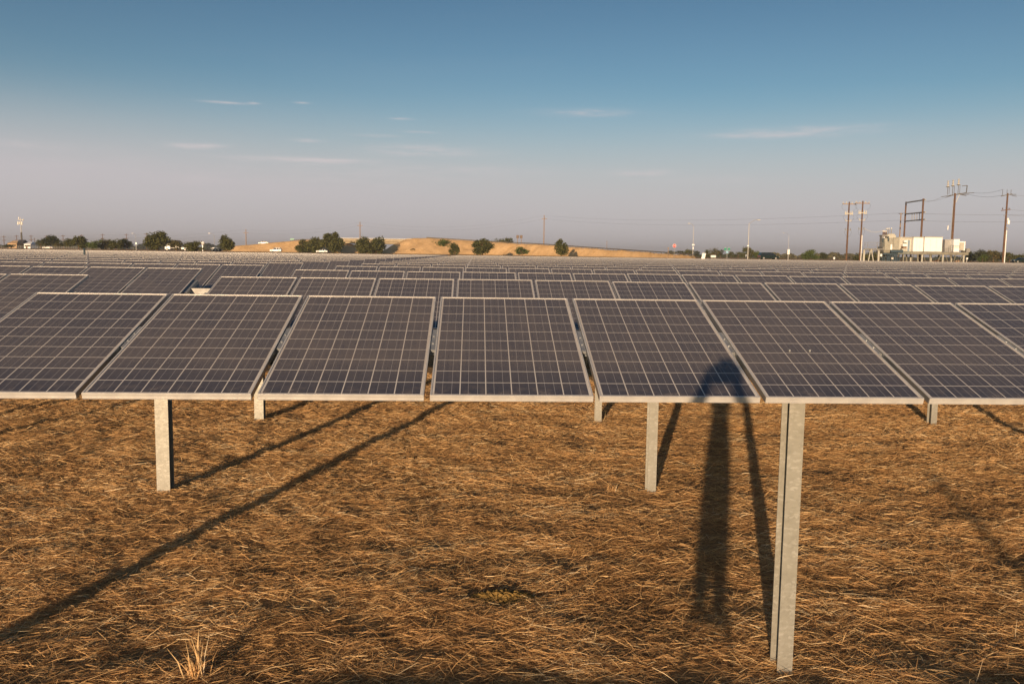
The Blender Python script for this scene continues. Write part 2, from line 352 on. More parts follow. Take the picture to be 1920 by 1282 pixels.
# ------------------------------------------------------------------ solar array
TILT = R(18.08); PW, PL, FT = .99, 1.65, .040; PITCH = 1.027; Y0, ROWSP, ZB = 5.0715, 4.6246, 2.0765; NROW = 33
ct, st = math.cos(TILT), math.sin(TILT)
def panel_meshes():
    fwid = .0095
    g = MB(); g.add([(fwid,fwid,-.004),(PW-fwid,fwid,-.004),(PW-fwid,PL-fwid,-.004),(fwid,PL-fwid,-.004)], [(0,1,2,3)], 0)
    g.add([(fwid,fwid,-.010),(PW-fwid,fwid,-.010),(PW-fwid,PL-fwid,-.010),(fwid,PL-fwid,-.010)], [(3,2,1,0)], 1)
    g.box(.42, .57, PL-.22, PL-.10, -.034, -.011, 2)
    f = MB()
    f.box(0, PW, 0, fwid, -FT, 0); f.box(0, PW, PL-fwid, PL, -FT, 0)
    f.box(0, fwid, fwid, PL-fwid, -.005, 0); f.box(PW-fwid, PW, fwid, PL-fwid, -.005, 0)
    f.box(0, fwid, fwid, PL-fwid, -FT, -.005, 1); f.box(PW-fwid, PW, fwid, PL-fwid, -FT, -.005, 1)
    # lip rolled along the front face and the returns under the frame
    f.box(.002, PW-.002, -.0022, 0, -FT+.001, -FT+.012); f.box(.002, PW-.002, -.0018, 0, -.010, -.001)
    f.box(fwid, fwid+.022, fwid, PL-fwid, -FT+.0005, -FT+.003); f.box(PW-fwid-.022, PW-fwid, fwid, PL-fwid, -FT+.0005, -FT+.003)
    def uv(me):
        l = me.uv_layers.new(name='UVMap'); vi = np.zeros(len(me.loops), np.int32); me.loops.foreach_get('vertex_index', vi)
        co = np.zeros(len(me.vertices)*3, np.float32); me.vertices.foreach_get('co', co); co = co.reshape(-1, 3)[vi][:, :2]
        l.data.foreach_set('uv', co.ravel()); return me
    pm = uv(g.mesh('panel', [M['cells'], M['back'], M['dark']])); fm = f.mesh('frame', [M['alu'], M['wall']])
    both = MB(); both.v = list(g.v); both.f = list(g.f); both.m = list(g.m)
    both.box(0, PW, 0, fwid, -FT, 0, 3); both.box(0, PW, PL-fwid, PL, -FT, 0, 3); both.box(0, fwid, fwid, PL-fwid, -.005, 0, 3); both.box(PW-fwid, PW, fwid, PL-fwid, -.005, 0, 3); both.box(0, fwid, fwid, PL-fwid, -FT, -.005, 4); both.box(PW-fwid, PW, fwid, PL-fwid, -FT, -.005, 4)
    return pm, fm, uv(both.mesh('panel_with_frame', [M['cells'], M['back'], M['dark'], M['alu'], M['wall']])), both
PM, FM, BM, BOTH = panel_meshes()
def rail_mesh(long=False):
    m = MB(); y0, y1 = (.50, 1.15) if long else (.67, 1.03)
    m.box(-.045, .045, y0, y1, -FT-.006, -FT-.001); m.box(-.045, -.041, y0, y1, -FT-.085, -FT-.006); m.box(.041, .045, y0, y1, -FT-.085, -FT-.006)
    m.box(-.062, -.045, y0, y1, -FT-.085, -FT-.081); m.box(.045, .062, y0, y1, -FT-.085, -FT-.081)
    return m.mesh('rail', [M['rail']])
def plate_mesh():
    m = MB(); m.box(-.0165, .0165, .68, 1.02, -.016, -.009); m.box(-.0165, -.0135, .68, 1.02, -FT, -.016); m.box(.0135, .0165, .68, 1.02, -FT, -.016)
    m.box(-.0165, .0165, .677, .680, -.03, -.009)
    for y in (.78, .90): m.lathe([(.0075,0),(.0075,.005),(.004,.007)], (0, y, -.009), 8)
    return m.mesh('clamp_plate', [M['rail']])
RM, RL, CM = rail_mesh(), rail_mesh(True), plate_mesh()
def post_mesh(w, d=.15):
    m = MB(); t = .007; top = 2.10
    m.box(-w/2, w/2, -d/2, -d/2+t, -.25, top); m.box(-w/2, w/2, d/2-t, d/2, -.25, top); m.box(-t/2, t/2, -d/2+t, d/2-t, -.25, top)
    me = m.mesh('post', [M['galv']]); return me
PN, PWD = post_mesh(.110), post_mesh(.160)
def cap_mesh():
    m = MB(); m.box(-.075, .075, -.09, .09, 2.10, 2.115); m.box(-.075, -.066, -.07, .13, 2.115, 2.30); m.box(.066, .075, -.07, .13, 2.115, 2.30)
    return m.mesh('bearing', [M['rail']])
CAPM = cap_mesh()
def xr(Y, px):
    return at(px, 500, Y).x
TY, TZ = .765, 2.205
for k in range(NROW):
    Yr = Y0 + k*ROWSP; off = 0 if k == 0 else .03
    xl = xr(Yr+1.6, 0) - 2.2 - .01*Yr; xh = xr(Yr+1.6, 1920) + 2.2 + .01*Yr
    row = empty('solar_panel_row', (0, Yr, 0))
    lab = {0:'front row of dusty solar panels on steel posts, nearest the camera', 1:'second row of solar panels from the front, behind the nearest row',
           NROW-1:'farthest row of solar panels, last before the road and embankment'}.get(k, ordinal(k+1) + ' row of solar panels counted back from the straw in front')
    tag(row, lab, 'solar array', 'rows of tilted solar panels on the flat field')
    pos = []
    x = -3.3456 + off
    while x < xh: pos.append(x); x += PITCH
    right = len(pos)
    x = -5.0 - PW
    while x > xl: pos.append(x); x -= PITCH
    pos.sort(key=lambda q: abs(at(960, 500, Yr).x - q))
    own, rest = pos[:100], pos[100:]
    for q in own:
        jz = random.gauss(0, .0016) if k else 0; jt = random.gauss(0, .0012) if k else 0; jx = random.gauss(0, .0015)
        if k < 7:
            p = inst('panel', PM, row, (q+jx, 0, ZB+jz), (TILT+jt, 0, 0)); inst('frame', FM, p)
        else: inst('panel', BM, row, (q+jx, 0, ZB+jz), (TILT+jt, 0, 0))
    if rest:
        m = MB(); uvs = []
        for q in rest:
            m.add([(a+q, b*ct - c*st, ZB + b*st + c*ct) for a, b, c in BOTH.v], BOTH.f)
        m.m = BOTH.m*len(rest)
        o = m.build('panel', [M['cells'], M['back'], M['dark'], M['alu'], M['wall']], row); tag(o, kind='stuff')
        me = o.data; l = me.uv_layers.new(name='UVMap'); vi = np.zeros(len(me.loops), np.int32); me.loops.foreach_get('vertex_index', vi)
        bv = np.array(BOTH.v)[:, :2]; l.data.foreach_set('uv', bv[vi % len(bv)].astype(np.float32).ravel())
    # torque tube through the whole row, drive gap included
    m = MB(); a, b = min(pos)-.05, max(pos)+PW+.05
    m.box(a, b, TY-.055, TY+.055, TZ-.055, TZ+.055); m.build('torque_tube', [M['tube']], row)
    # posts
    pxs = [-3.79 - 6.17*i for i in range(1, 60)] + [-3.79] + [2.24 + 6.17*i for i in range(60)]
    pxs = sorted([q for q in pxs if xl-6 < q < xh+6 or (k == 0 and abs(q) < 11)], key=lambda q: abs(q - .04*Yr))[:100]
    for q in pxs:
        wide = abs(q+3.79) < .1; jx = random.gauss(0, .012) if k > 2 else 0
        pp = inst('post', PWD if wide else PN, row, (q+jx, .725, 0), (0, 0, 0))
        if k < 8: inst('bearing', CAPM, pp)
    if k < 5:
        js = sorted(pos, key=lambda q: abs(q-.05*Yr))[:60]
        for q in js:
            inst('rail', RL if abs(q+3.3156) < .1 else RM, row, (q-(PITCH-PW)/2, 0, ZB), (TILT, 0, 0))
            if k < 3 and abs(q+3.3156) > .2: inst('clamp_plate', CM, row, (q-(PITCH-PW)/2, 0, ZB), (TILT, 0, 0))
        inst('rail', RL, row, (-5.0+.018, 0, ZB), (TILT, 0, 0))

# slender mast and small perched thing among the rows
p = at(158, 468.5, 46); mb = MB(); mb.tube((0,0,0), (0,0,p.z), .055, .05, 8); mb.lathe([(.05,0),(.09,.02),(.09,.05),(.02,.09)], (0,0,p.z), 8)
tag(mb.build('mast', M['bluedark'], loc=(p.x, 46, 0)), 'slim blue grey mast standing among the left panels', 'mast')

# ------------------------------------------------------------------ embankment and overpass
YE = 400.
ridge = [(418,466),(440,461.5),(480,457.5),(520,454.5),(560,450.8),(600,449.2),(640,448.8),(775,447),(800,446.5),(850,449.5),(900,452.5),(960,456),(1010,458.5),(1040,460.5),(1100,465),(1150,468.5),(1200,471.8),(1240,474.6),(1280,477.4),(1312,480.5)]
def yc(px): return 400 if px < 900 else 400 - (px-900)/412*150
rx, rz, ryc = [], [], []
for px, py in ridge:
    p = at(px, py, yc(px)-8); rx.append(p.x); rz.append(p.z); ryc.append(yc(px))
toeL, toeR = at(722, 470, YE).x, at(716, 470, YE).x
def emb(X, Y):
    h = np.interp(X, rx, rz, left=GZ-2, right=GZ-2) - GZ; yC = np.interp(X, rx, ryc)
    n = .9*vnoise(X, Y, 9, 21) + .7*vnoise(X, Y, 3.4, 22)
    a = h - np.maximum(0, np.abs(Y-yC)-8)/2.1
    g = np.maximum((toeL - X)/2.5, X - toeR)    # distance outside the gap toe
    gap = np.where((X > toeL-48) & (X < toeR+24), g/1.75, 99)
    z = np.minimum(a, gap); edge = np.clip(z/1.5, 0, 1)*np.clip((h+.2-z)/1.2+.15, 0, 1)
    return GZ + np.maximum(z + n*edge, -.6)
exs = np.arange(min(rx)-4, max(rx)+4, .8); eys = np.arange(215, 432, 1.1)
def emb_mat():
    m = mat('golden_dry_grass_bank', rough=.95, spec=.1); g = NB(m); b = m.node_tree.nodes['Principled BSDF']
    pos = g.n('ShaderNodeNewGeometry').outputs['Position']
    c = g.mix(g.rng(g.noise(pos, .25, 6, .65), .36, .66), (.70,.46,.235), (.54,.34,.16))
    c = g.mix(g.rng(g.noise(pos, 1.1, 5, .7), .54, .70, 0, .8), c, (.36,.23,.10))
    g.l(c, b.inputs['Base Color']); bp = g.n('ShaderNodeBump'); bp.inputs['Strength'].default_value = .35; bp.inputs['Distance'].default_value = .5
    g.l(g.noise(pos, .9, 6, .7), bp.inputs['Height']); g.l(bp.outputs[0], b.inputs['Normal']); return m
M['bank'] = emb_mat()
tag(heightfield('embankment_hill', exs, eys, emb, M['bank']), kind='structure')
# overpass
bl, br_ = at(598, 470, 392).x, at(782, 470, 392).x
zt = at(690, 446.6, 391).z; zp = at(690, 450.6, 391).z; zg = at(690, 456.8, 391).z
ov = empty('overpass', ((bl+br_)/2, 400, GZ))
tag(ov, 'pale concrete highway overpass with long girder between the two banks', 'overpass'); cx = (bl+br_)/2
def rel(mb, name, m): return mb.build(name, m, ov, loc=(-cx, -400, -GZ))
mb = MB(); mb.box(bl, br_, 391.2, 409, zg+.9, zp); rel(mb, 'deck', M['conc'])
mb = MB(); mb.box(bl+1, br_-1, 392.0, 393.2, zg, zp-.05); mb.box(bl+1, br_-1, 399, 400.2, zg, zp-.05); mb.box(bl+1, br_-1, 406.5, 407.6, zg, zp-.05); rel(mb, 'girder', M['conc'])
mb = MB(); mb.box(bl+3, br_-2, 391.0, 391.35, zp-.25, zt-.30); mb.box(bl+3, br_-2, 408.7, 409, zp+.003, zt-.3); rel(mb, 'parapet', M['conc'])
mb = MB(); mb.box(bl+3, br_-2, 391.1, 391.25, zt-.10, zt+.02)
for i in range(36): xx = bl+3.2+(br_-bl-5.5)*i/35; mb.box(xx-.06, xx+.06, 391.12, 391.24, zt-.297, zt-.1)
rel(mb, 'railing', M['metal'])
for fx in (.53,):
    xx = bl+(br_-bl)*fx
    for yy in (394.5, 400, 405.5):
        mb = MB(); mb.tube((xx, yy, GZ-.3), (xx, yy, zg+.9), .5, .5, 12); rel(mb, 'column', M['conc'])
# road shoulder guard rail down the ramp
mb = MB(); last = None
for px in range(800, 1301, 10):
    py = np.interp(px, [a for a, b in ridge], [b for a, b in ridge]); q = at(px, py, yc(px)-7.2); q.z -= .30
    mb.box(q.x-.08, q.x+.08, q.y-.06, q.y+.06, q.z-.6, q.z+.75)
    if last: mb.bar(last+Vector((0,-.1,.6)), q+Vector((0,-.1,.6)), .08, .34)
    last = q.copy()
tag(mb.build('guard_rail', M['rust']), 'long dark guard rail running down the crest of the bank', 'guard rail')
mb = MB(); last = None
for px in range(545, 601, 6):
    py = np.interp(px, [a for a, b in ridge], [b for a, b in ridge]); q = at(px, py, 392.8); q.z -= .30
    mb.box(q.x-.08, q.x+.08, q.y-.06, q.y+.06, q.z-.6, q.z+.75)
    if last: mb.bar(last+Vector((0,-.1,.6)), q+Vector((0,-.1,.6)), .08, .3)
    last = q.copy()
tag(mb.build('guard_rail', M['rust']), 'short guard rail approaching the overpass from the left', 'guard rail')
# asphalt road on the right behind the array, and the one in front of the bank
mb = MB(); a = base(1190, 232); b_ = base(2100, 218); c_ = base(2100, 232); d_ = base(1210, 246)
mb.add([(a.x,232,GZ+.006),(b_.x,214,GZ+.006),(c_.x,224,GZ+.006),(d_.x,243,GZ+.006)], [(0,1,2,3)])
tag(mb.build('road', M['asphalt']), kind='structure')
mb = MB(); mb.add([(-400,352,GZ+.006),(at(1240,480,360).x,344,GZ+.006),(at(1240,480,360).x,351,GZ+.006),(-400,359,GZ+.006)], [(0,1,2,3)])
tag(mb.build('frontage_road', M['asphalt']), kind='structure')

# ------------------------------------------------------------------ foliage
def leaf_mat(name, c0, c1):
    m = mat(name, rough=.7, spec=.2); g = NB(m); b = m.node_tree.nodes['Principled BSDF']
    pos = g.n('ShaderNodeNewGeometry').outputs['Position']
    vo = g.n('ShaderNodeTexVoronoi'); vo.inputs['Scale'].default_value = 1.7; g.l(pos, vo.inputs['Vector']); s = g.n('ShaderNodeSeparateColor'); g.l(vo.outputs['Color'], s.inputs[0])
    c = g.mix(s.outputs[0], c0, c1); g.l(c, b.inputs['Base Color'])
    tr = g.n('ShaderNodeBsdfTranslucent'); g.l(c, tr.inputs[0]); ms = g.n('ShaderNodeMixShader'); ms.inputs[0].default_value = .2
    g.l(b.outputs[0], ms.inputs[1]); g.l(tr.outputs[0], ms.inputs[2]); g.l(ms.outputs[0], m.node_tree.nodes['Material Output'].inputs[0]); return m
LEAF = [leaf_mat('oak_leaves', (.045,.055,.016), (.13,.125,.04)), leaf_mat('dark_leaves', (.026,.036,.012), (.07,.075,.026)),
        leaf_mat('olive_leaves', (.075,.075,.028), (.15,.125,.05)), leaf_mat('green_leaves', (.045,.075,.018), (.12,.15,.04))]
def tree(x0, x1, yt, yb, Y, kind, label, name='tree', group=None, lumps=9, cat=None, trunk=True, full=1.0):
    """crown filling photo box x0..x1, yt..yb at depth Y"""
    r = random.Random(int(x0*7+x1)); cxp = (x0+x1)/2
    T = at(cxp, yt, Y); w = (at(x1, yt, Y).x - at(x0, yt, Y).x); g = land(Y)
    zb = max(at(cxp, yb, Y).z, g) if yb is not None else g
    if name == 'bush_on_bank': g = zb
    h = T.z - zb; root = empty(name, (T.x, Y, g))
    tag(root, label, cat or 'tree', group)
    z0 = zb - g + (.04*h if trunk else -.05*h)
    blobs = [(Vector((0, 0, z0+h*.52)), w*.30, h*.36)]
    for i in range(lumps*2):
        t = r.uniform(0, 1); a = r.uniform(0, 6.283); rr = w*.5*(.35+.65*math.sin(math.pi*min(1, .12+t*.86)))*r.uniform(.45, .8)
        s = r.uniform(.16, .27); hz = z0 + h*(.10+.76*t)
        blobs.append((Vector((math.cos(a)*rr, math.sin(a)*rr*.8, hz)), w*s, h*s*1.05))
    # trunk and limbs
    mb = MB(); tr = max(.10, w*.035); mb.tube((0,0,-.2), (r.uniform(-.1,.1)*w*.3, 0, z0+h*.4), tr, tr*.6, 8)
    for c, a, b2 in blobs[1:8]: mb.tube((0,0,z0+h*.2), c, tr*.45, tr*.12, 5)
    mb.build('trunk', M['wood'], root)
    # leaves
    n = int(1150*full*min(3.2, max(.5, (x1-x0)*(h/max(w,.1))/26.)))
    ls = .50*(h*w)**.5*.115; P, F = [], []
    for i in range(n*3):
        c, a, b2 = blobs[int(len(blobs)*r.random())]
        d = Vector((r.gauss(0,1), r.gauss(0,1), r.gauss(0,1))).normalized()*(r.random()**.4)
        q = c + Vector((d.x*a, d.y*a, d.z*b2))*r.uniform(.85, 1.1)
        if q.z < -.05: continue
        e1 = Vector((r.gauss(0,1), r.gauss(0,1), r.gauss(0,.7))).normalized()*ls*r.uniform(.5,1.1); e2 = Vector((r.gauss(0,1), r.gauss(0,1), r.gauss(0,1))).normalized()*ls*r.uniform(.35,.8)
        o = len(P); P += [q-e1, q+e2, q+e1, q-e2]; F.append((o, o+1, o+2, o+3))
    A = np.array([list(q) for q in P]); cc = A.reshape(-1, 4, 3).mean(1)
    xa, xb = np.percentile(cc[:, 0], (1.5, 98.5)); za, zc = np.percentile(cc[:, 2], (1.5, 99))
    A[:, 0] = (A[:, 0]-(xa+xb)/2)*w/(xb-xa); A[:, 1] *= w/(xb-xa); t0 = (.10*h if trunk and name == 'tree' else -.02*h) + zb-g
    A[:, 2] = t0 + (A[:, 2]-za)*(zb-g+h-t0)/(zc-za); A[:, 2] = np.maximum(A[:, 2], -.1)
    mb = MB(); mb.add([tuple(q) for q in A], F); mb.build('crown', LEAF[kind], root)
    return root
TG = 'trees along the road beyond the array'
for t in [
 (4,26,459,463.5,330,1,'low dark bush at the far left in front of the tan house','bush'),
 (67,84,450.5,463,420,0,'small rounded dark tree right of the cell tower','tree'),
 (81,108,442.5,463,380,1,'dark umbrella-shaped tree above the white sedan','tree'),
 (103,119,449,463,400,0,'small dark tree between the umbrella-shaped tree and a gap','tree'),
 (99,113,456,464.5,370,2,'short olive bush under the umbrella-shaped tree','bush'),
 (120,135,448,464.5,370,0,'narrow green tree touching the round dark dome tree','tree'),
 (132,161,444,466,340,0,'round dome-shaped dark green tree, third big crown from left','tree'),
 (162,186,451,465,340,3,'low bright green bush right of the dome-shaped tree','bush'),
 (186,208,449.5,466,345,2,'brownish olive bush in the middle of the left hedge','bush'),
 (205,228,450,466.5,345,0,'rounded olive green bush in the left hedge','bush'),
 (222,246,448.5,466.5,350,1,'dark rounded tree closing the left hedge on its right','tree'),
 (275,315,436.5,469,300,0,'tallest broad dark oak standing alone left of the trucks','tree'),
 (318,343,451,469,330,2,'thin olive tree behind the white truck cab','tree'),
 (340,362,455,469,340,0,'low hazy bush between the truck cab and a rounded bush','bush'),
 (350,379,453,471,300,0,'rounded dark bush hiding the middle of the white truck','bush'),
 (413,438,443,471.5,290,0,'upright oval tree at the left foot of the embankment','tree'),
 (555,582,450.5,473,372,0,'left half of the wide dark shrub pair left of the overpass','shrub'),
 (578,607,447,473,370,0,'right half of the wide dark shrub pair left of the overpass','shrub'),
 (604,642,438.5,473,368,0,'tall dark oak in front of the left end of the overpass','tree'),
 (669,698,446.5,474.5,366,0,'dark shrub covering the overpass under the pole','shrub'),
 (690,720,446.5,474.5,368,0,'dark shrub beside the golden slope right of the overpass opening','shrub'),
 (843,861,457,478.5,330,0,'small upright shrub under the leaning bush on the bank','shrub'),
 (888,922,449.5,478.5,325,0,'bushy green tree on the middle of the golden bank','tree'),
 (1042,1064,451,479.5,300,0,'solitary upright shrub on the right part of the bank','tree')]:
    tree(*t[:7], name=t[7].replace('shrub', 'shrub'), group=TG, cat=t[7])
def bank_bush(x0, x1, yt, yb, Y, kind, label):
    tree(x0, x1, yt, yb, Y, kind, label, name='bush_on_bank', group='bushes growing on the bank', cat='bush', trunk=False, full=.7)
bank_bush(817,851,450,467,388,3,'leaning oval bush high on the golden bank')
bank_bush(930,961,446,455.5,398,0,'dark rounded bush poking over the crest of the bank')
bank_bush(966,990,463,476,352,3,'sprawling green bush below the brown double sign')
bank_bush(1073,1087,469,476,345,2,'small greyish dry bush right of the solitary upright shrub')
bank_bush(769,779,466,470.5,380,2,'tiny brown weed clump on the golden slope right of the overpass')
FT2 = 'small trees along the horizon on the right'
for t in [
 (1248,1266,470,477,420,0,'low dark tree left of the stop sign'),(1266,1284,470.5,477,430,1,'low dark tree right of the stop sign'),
 (1282,1300,468,478,400,0,'small round tree left of the first street lamp'),(1299,1312,470.5,479,400,1,'small dark tree right of the first street lamp'),
 (1322,1332,468.5,480,350,0,'tiny tree behind the leaning white panel'),(1330,1348,466,479,345,2,'round olive tree behind the white tank'),
 (1346,1357,468.5,479,345,1,'small dark round tree right of the white tank'),(1366,1376,472,480,400,0,'tiny dark tree right of the green signs'),
 (1375,1394,472.5,482,380,0,'low green tree left of the tall street lamp'),(1392,1417,464.5,482,350,0,'wide dark tree behind the tall street lamp'),
 (1415,1427,471,483,340,3,'thin pale green tree beside the dark van')]:
    tree(*t, name='small_tree', group=FT2, full=.6)
RT = 'bushes and trees behind the substation'
for t in [
 (1505,1534,469,486,330,3,'rounded green bush standing alone left of the twin poles'),(1537,1552,474,485,380,1,'small dark bush right of the lone rounded bush'),
 (1600,1622,475,488,330,0,'dark green bush behind the twin poles'),(1622,1668,473,488,360,0,'wide green bush behind the open steel walkway'),
 (1810,1832,472,489,330,1,'dark bush beside the right end of the platform'),(1828,1856,469.5,489.5,320,1,'darkest and tallest bush right of the platform'),
 (1850,1878,471,489.5,325,2,'brown and olive bush left of the rightmost pole'),(1882,1906,474,489.5,320,0,'rounded bush right of the rightmost pole'),
 (1902,1935,477,490,360,0,'low bush cut by the right edge of the picture'),(1835,1850,478,490,290,3,'small pale green bush in front of the darkest bush')]:
    tree(*t, name='bush', group=RT, cat='bush', full=.8)
# far-off wooded strips that read as one mass
def treeline(px0, px1, ytop, Y, kind, label, seed):
    r = random.Random(seed); P, F = [], []
    a, b = at(px0, 470, Y).x, at(px1, 470, Y).x; n = int((px1-px0)*26)
    for i in range(n):
        x = r.uniform(a, b); hmax = (at(px0+(px1-px0)*(x-a)/(b-a), ytop, Y).z - GZ)*(.72+.28*math.sin(x*.9/Y*380)+.2*math.sin(x*.23/Y*380+2))
        z = GZ + max(.2, hmax)*r.random()**.7; y = Y + r.uniform(-8, 8); ls = .95*Y/700
        e1 = Vector((r.gauss(0,1), r.gauss(0,1), r.gauss(0,.6))).normalized()*ls; e2 = Vector((r.gauss(0,1), r.gauss(0,1), r.gauss(0,1))).normalized()*ls
        q = Vector((x, y, z)); o = len(P); P += [q-e1, q+e2, q+e1, q-e2]; F.append((o, o+1, o+2, o+3))
    mb = MB(); mb.add(P, F); tag(mb.build('treeline', LEAF[kind]), label, 'treeline', kind='stuff')
treeline(-60, 430, 457.5, 1250, 1, 'far hazy treeline along the left horizon', 1)
treeline(1180, 1420, 477.5, 900, 1, 'far low treeline behind the road junction', 2)
treeline(1415, 1640, 475.8, 900, 2, 'far scrubby treeline left of the twin poles', 3)
treeline(1640, 1990, 482.5, 1000, 1, 'far low treeline behind the substation', 4)
# distant hills
hx = np.linspace(-3600, 600, 160); hy = np.linspace(4200, 5200, 14)
M['hill'] = mat('distant_wooded_hills', (.06,.07,.04), .9, noise=(.004,(.13,.11,.06),5,.4,.6))
def hillz(X, Y):
    env = np.sin(np.clip((Y-4200)/1000, 0, 1)*math.pi); f = np.clip((300-X)/1500, 0, 1)
    return -1 + env*f*(11+9*np.sin(X/420.)+6*np.sin(X/170.+1))
tag(heightfield('hills', hx, hy, hillz, M['hill']), kind='structure')

# ------------------------------------------------------------------ poles, wires, lamps
def wires_mb(): return MB()
def sag(mb, a, b, s, r=.02, n=14):
    a = Vector(a); b = Vector(b); last = None
    for i in range(n+1):
        t = i/n; p = a.lerp(b, t); p.z -= s*4*t*(1-t)
        if last is not None: mb.tube(last, p, r, r, 5, caps=False)
        last = p
def gpole(px, ytop, Y, r0, name='utility_pole', wood='wood'):
    t = at(px, ytop, Y); root = empty(name, (t.x, Y, land(Y))); h = t.z - land(Y)
    mb = MB(); mb.tube((0,0,-.3), (0,0,h), r0, r0*.68, 10); mb.build('shaft', M[wood], root); return root, h
def sc_px(Y): return Y/FPX
# left row of small distant poles
LG = 'distant utility poles along the left road'
LP = [(7,442,2),(31,441,2),(58,441,2),(87,441,1),(118,440.5,2),(153,439.5,1),(192,438.5,2),(237,438.5,2),(274,436.8,2)]
names = ['distant pole at the extreme left edge','distant pole rising behind the tan house','distant pole just right of the cell tower','distant pole behind the umbrella-shaped tree',
 'distant pole right of the umbrella-shaped tree','distant pole above the dome-shaped tree','distant pole above the bright green bush','distant pole above the right end of the left hedge','distant pole touching the tallest broad oak']
for (px, yt, na), nm in zip(LP, names):
    Y = 640; root, h = gpole(px, yt, Y, .26, 'distant_utility_pole'); tag(root, nm + ', with crossarms', 'utility pole', LG)
    for j in range(na):
        mb = MB(); mb.box(-1.5, 1.5, -.1, .1, h-.9-j*2.6, h-.65-j*2.6); mb.build('crossarm', M['wood'], root)
tag(empty('thin_pole', base(66, 500)), 'thin short pole between the white shed and the small tree', 'utility pole')
ob = bpy.data.objects[-1] if False else [o for o in col.objects if o.name.startswith('thin_pole')][0]
mb = MB(); mb.tube((0,0,-.3), (0,0,at(66,446,500).z-GZ), .16, .12, 6); mb.build('shaft', M['wood'], ob)
mb = MB(); mb.box(-.5,.5,-.05,.05, at(66,446,500).z-GZ-.8, at(66,446,500).z-GZ-.65); mb.build('crossarm', M['wood'], ob)
wy = []
for j in (0, 1):
    mb = MB()
    for (p0, p1) in zip(LP[:-1], LP[1:]):
        a = at(p0[0], p0[1]+1, 640); b = at(p1[0], p1[1]+1, 640); a.z -= j*2.6; b.z -= j*2.6; sag(mb, a, b, .5, .025, 6)
    tag(mb.build('overhead_wire', M['wire']), ['upper','lower'][j] + ' run of wire strung between the distant left poles', 'overhead wire')
# poles behind the bank
BP = [(461,430.5,470,'thin tall wooden pole standing left of the embankment'),(675,416.5,446,'brown wooden pole rising behind the overpass'),(1020.5,404,446,'tall pale wooden pole behind the middle of the embankment')]
tops = []
for px, yt, Y, lb in BP:
    root, h = gpole(px, yt, Y, .30, 'utility_pole', 'woodpale'); tag(root, lb, 'utility pole', 'wooden poles beside the embankment')
    mb = MB(); mb.box(-1.3, 1.3, -.09, .09, h-1.9, h-1.65); mb.build('crossarm', M['woodpale'], root)
    mb = MB(); mb.lathe([(.09,0),(.14,.1),(.08,.22),(.12,.34),(.03,.45)], (0,0,h), 8)
    for xx in (-1.15, 1.15): mb.lathe([(.08,0),(.12,.1),(.07,.2),(.03,.3)], (xx,0,h-1.65), 8)
    mb.build('insulator', M['insul'], root); tops.append(Vector((root.location.x, Y, land(Y)+h)))
# slim pole by the H-frame
root, h = gpole(1689.5, 399.5, 205, .17, 'slim_pole', 'woodpale'); tag(root, 'slim pale wooden pole left of the tall H-frame', 'utility pole')
mb = MB(); mb.box(-.55, .55, -.06, .06, h-.25, h-.12); mb.build('crossarm', M['woodpale'], root); sl = Vector((root.location.x, 205, land(205)+h))
E1 = at(2100, 399, 205); E2 = at(2100, 412, 205)
pts = [at(-60, 446, 640)] + tops + [sl]
for j, lb in ((0, 'upper long wire crossing the sky from pole to pole'), (1, 'lower long wire crossing the sky from pole to pole')):
    mb = MB(); P = [p - Vector((0, 0, j*1.75)) for p in pts]; P[0] = at(-60, 440+j*5, 640)
    for a, b, s in zip(P[:-1], P[1:], (4.5, 2.2, 4.2, 2.1)): sag(mb, a, b, s, .017, 18)
    sag(mb, P[-1], (E1, E2)[j], .5, .02, 8)
    tag(mb.build('overhead_wire', M['wire']), lb, 'overhead wire')

def arm_insulators(mb, xs_, z, up_=True):
    for x in xs_:
        mb.lathe([(.07,0),(.11,.08),(.06,.16),(.10,.25),(.05,.33),(.02,.42)], (x, 0, z), 8)
# twin poles
def twin(px, yt, px_lab, Y, riser):
    root, h = gpole(px, yt, Y, .20, 'switch_pole'); s = sc_px(Y); tag(root, px_lab, 'utility pole', 'twin wooden poles left of the substation')
    mb = MB(); mb.box(-5.6*s*2.3, 5.6*s*2.3, -.07, .07, h-.55, h-.38); mb.build('crossarm', M['woodpale'], root)
    mb = MB(); arm_insulators(mb, (-1.3, -.6, .6, 1.3), h-.38); mb.build('insulator', M['insul'], root)
    z1 = h - 22*s
    mb = MB(); mb.box(-.85, .85, -.16, -.05, z1-.10, z1+.08); mb.build('bracket', M['cream'], root)
    mb = MB()
    for x in (-.75, -.4, .4, .75): mb.lathe([(.10,-.28),(.14,-.15),(.09,0),(.13,.12),(.08,.3),(.05,.45),(.02,.6)], (x, -.12, z1), 8)
    mb.build('fuse', M['insul'], root)
    for zz_ in ((h-36*s), (h-53*s)):
        mb = MB(); mb.box(-.62, .62, -.12, -.03, zz_-.05, zz_+.05); arm_insulators(mb, (-.55, .55), zz_+.05); mb.build('bracket', M['insul' if zz_ > h-40*s else 'tube'], root)
    mb = MB()                                 # looping jumper cables
    for sx in (-1, 1):
        for (xa, za, xb, zb_, bulge) in ((1.3, h-.4, .75, z1+.5, 1.0), (.75, z1-.2, .55, h-36*s, .9), (.6, h-53*s, .12, h-66*s, .55)):
            last = None
            for i in range(11):
                t = i/10; q = Vector((sx*(xa+(xb-xa)*t + bulge*math.sin(math.pi*t)*.55), -.1, za+(zb_-za)*t))
                if last is not None: mb.tube(last, q, .018, .018, 5, caps=False)
                last = q
    mb.build('cable', M['wire'], root)
    if riser:
        mb = MB(); mb.tube((.17, -.14, 0), (.17, -.14, h-64*s), .085, .085, 10); mb.build('riser_pipe', M['white'], root)
    return root, h
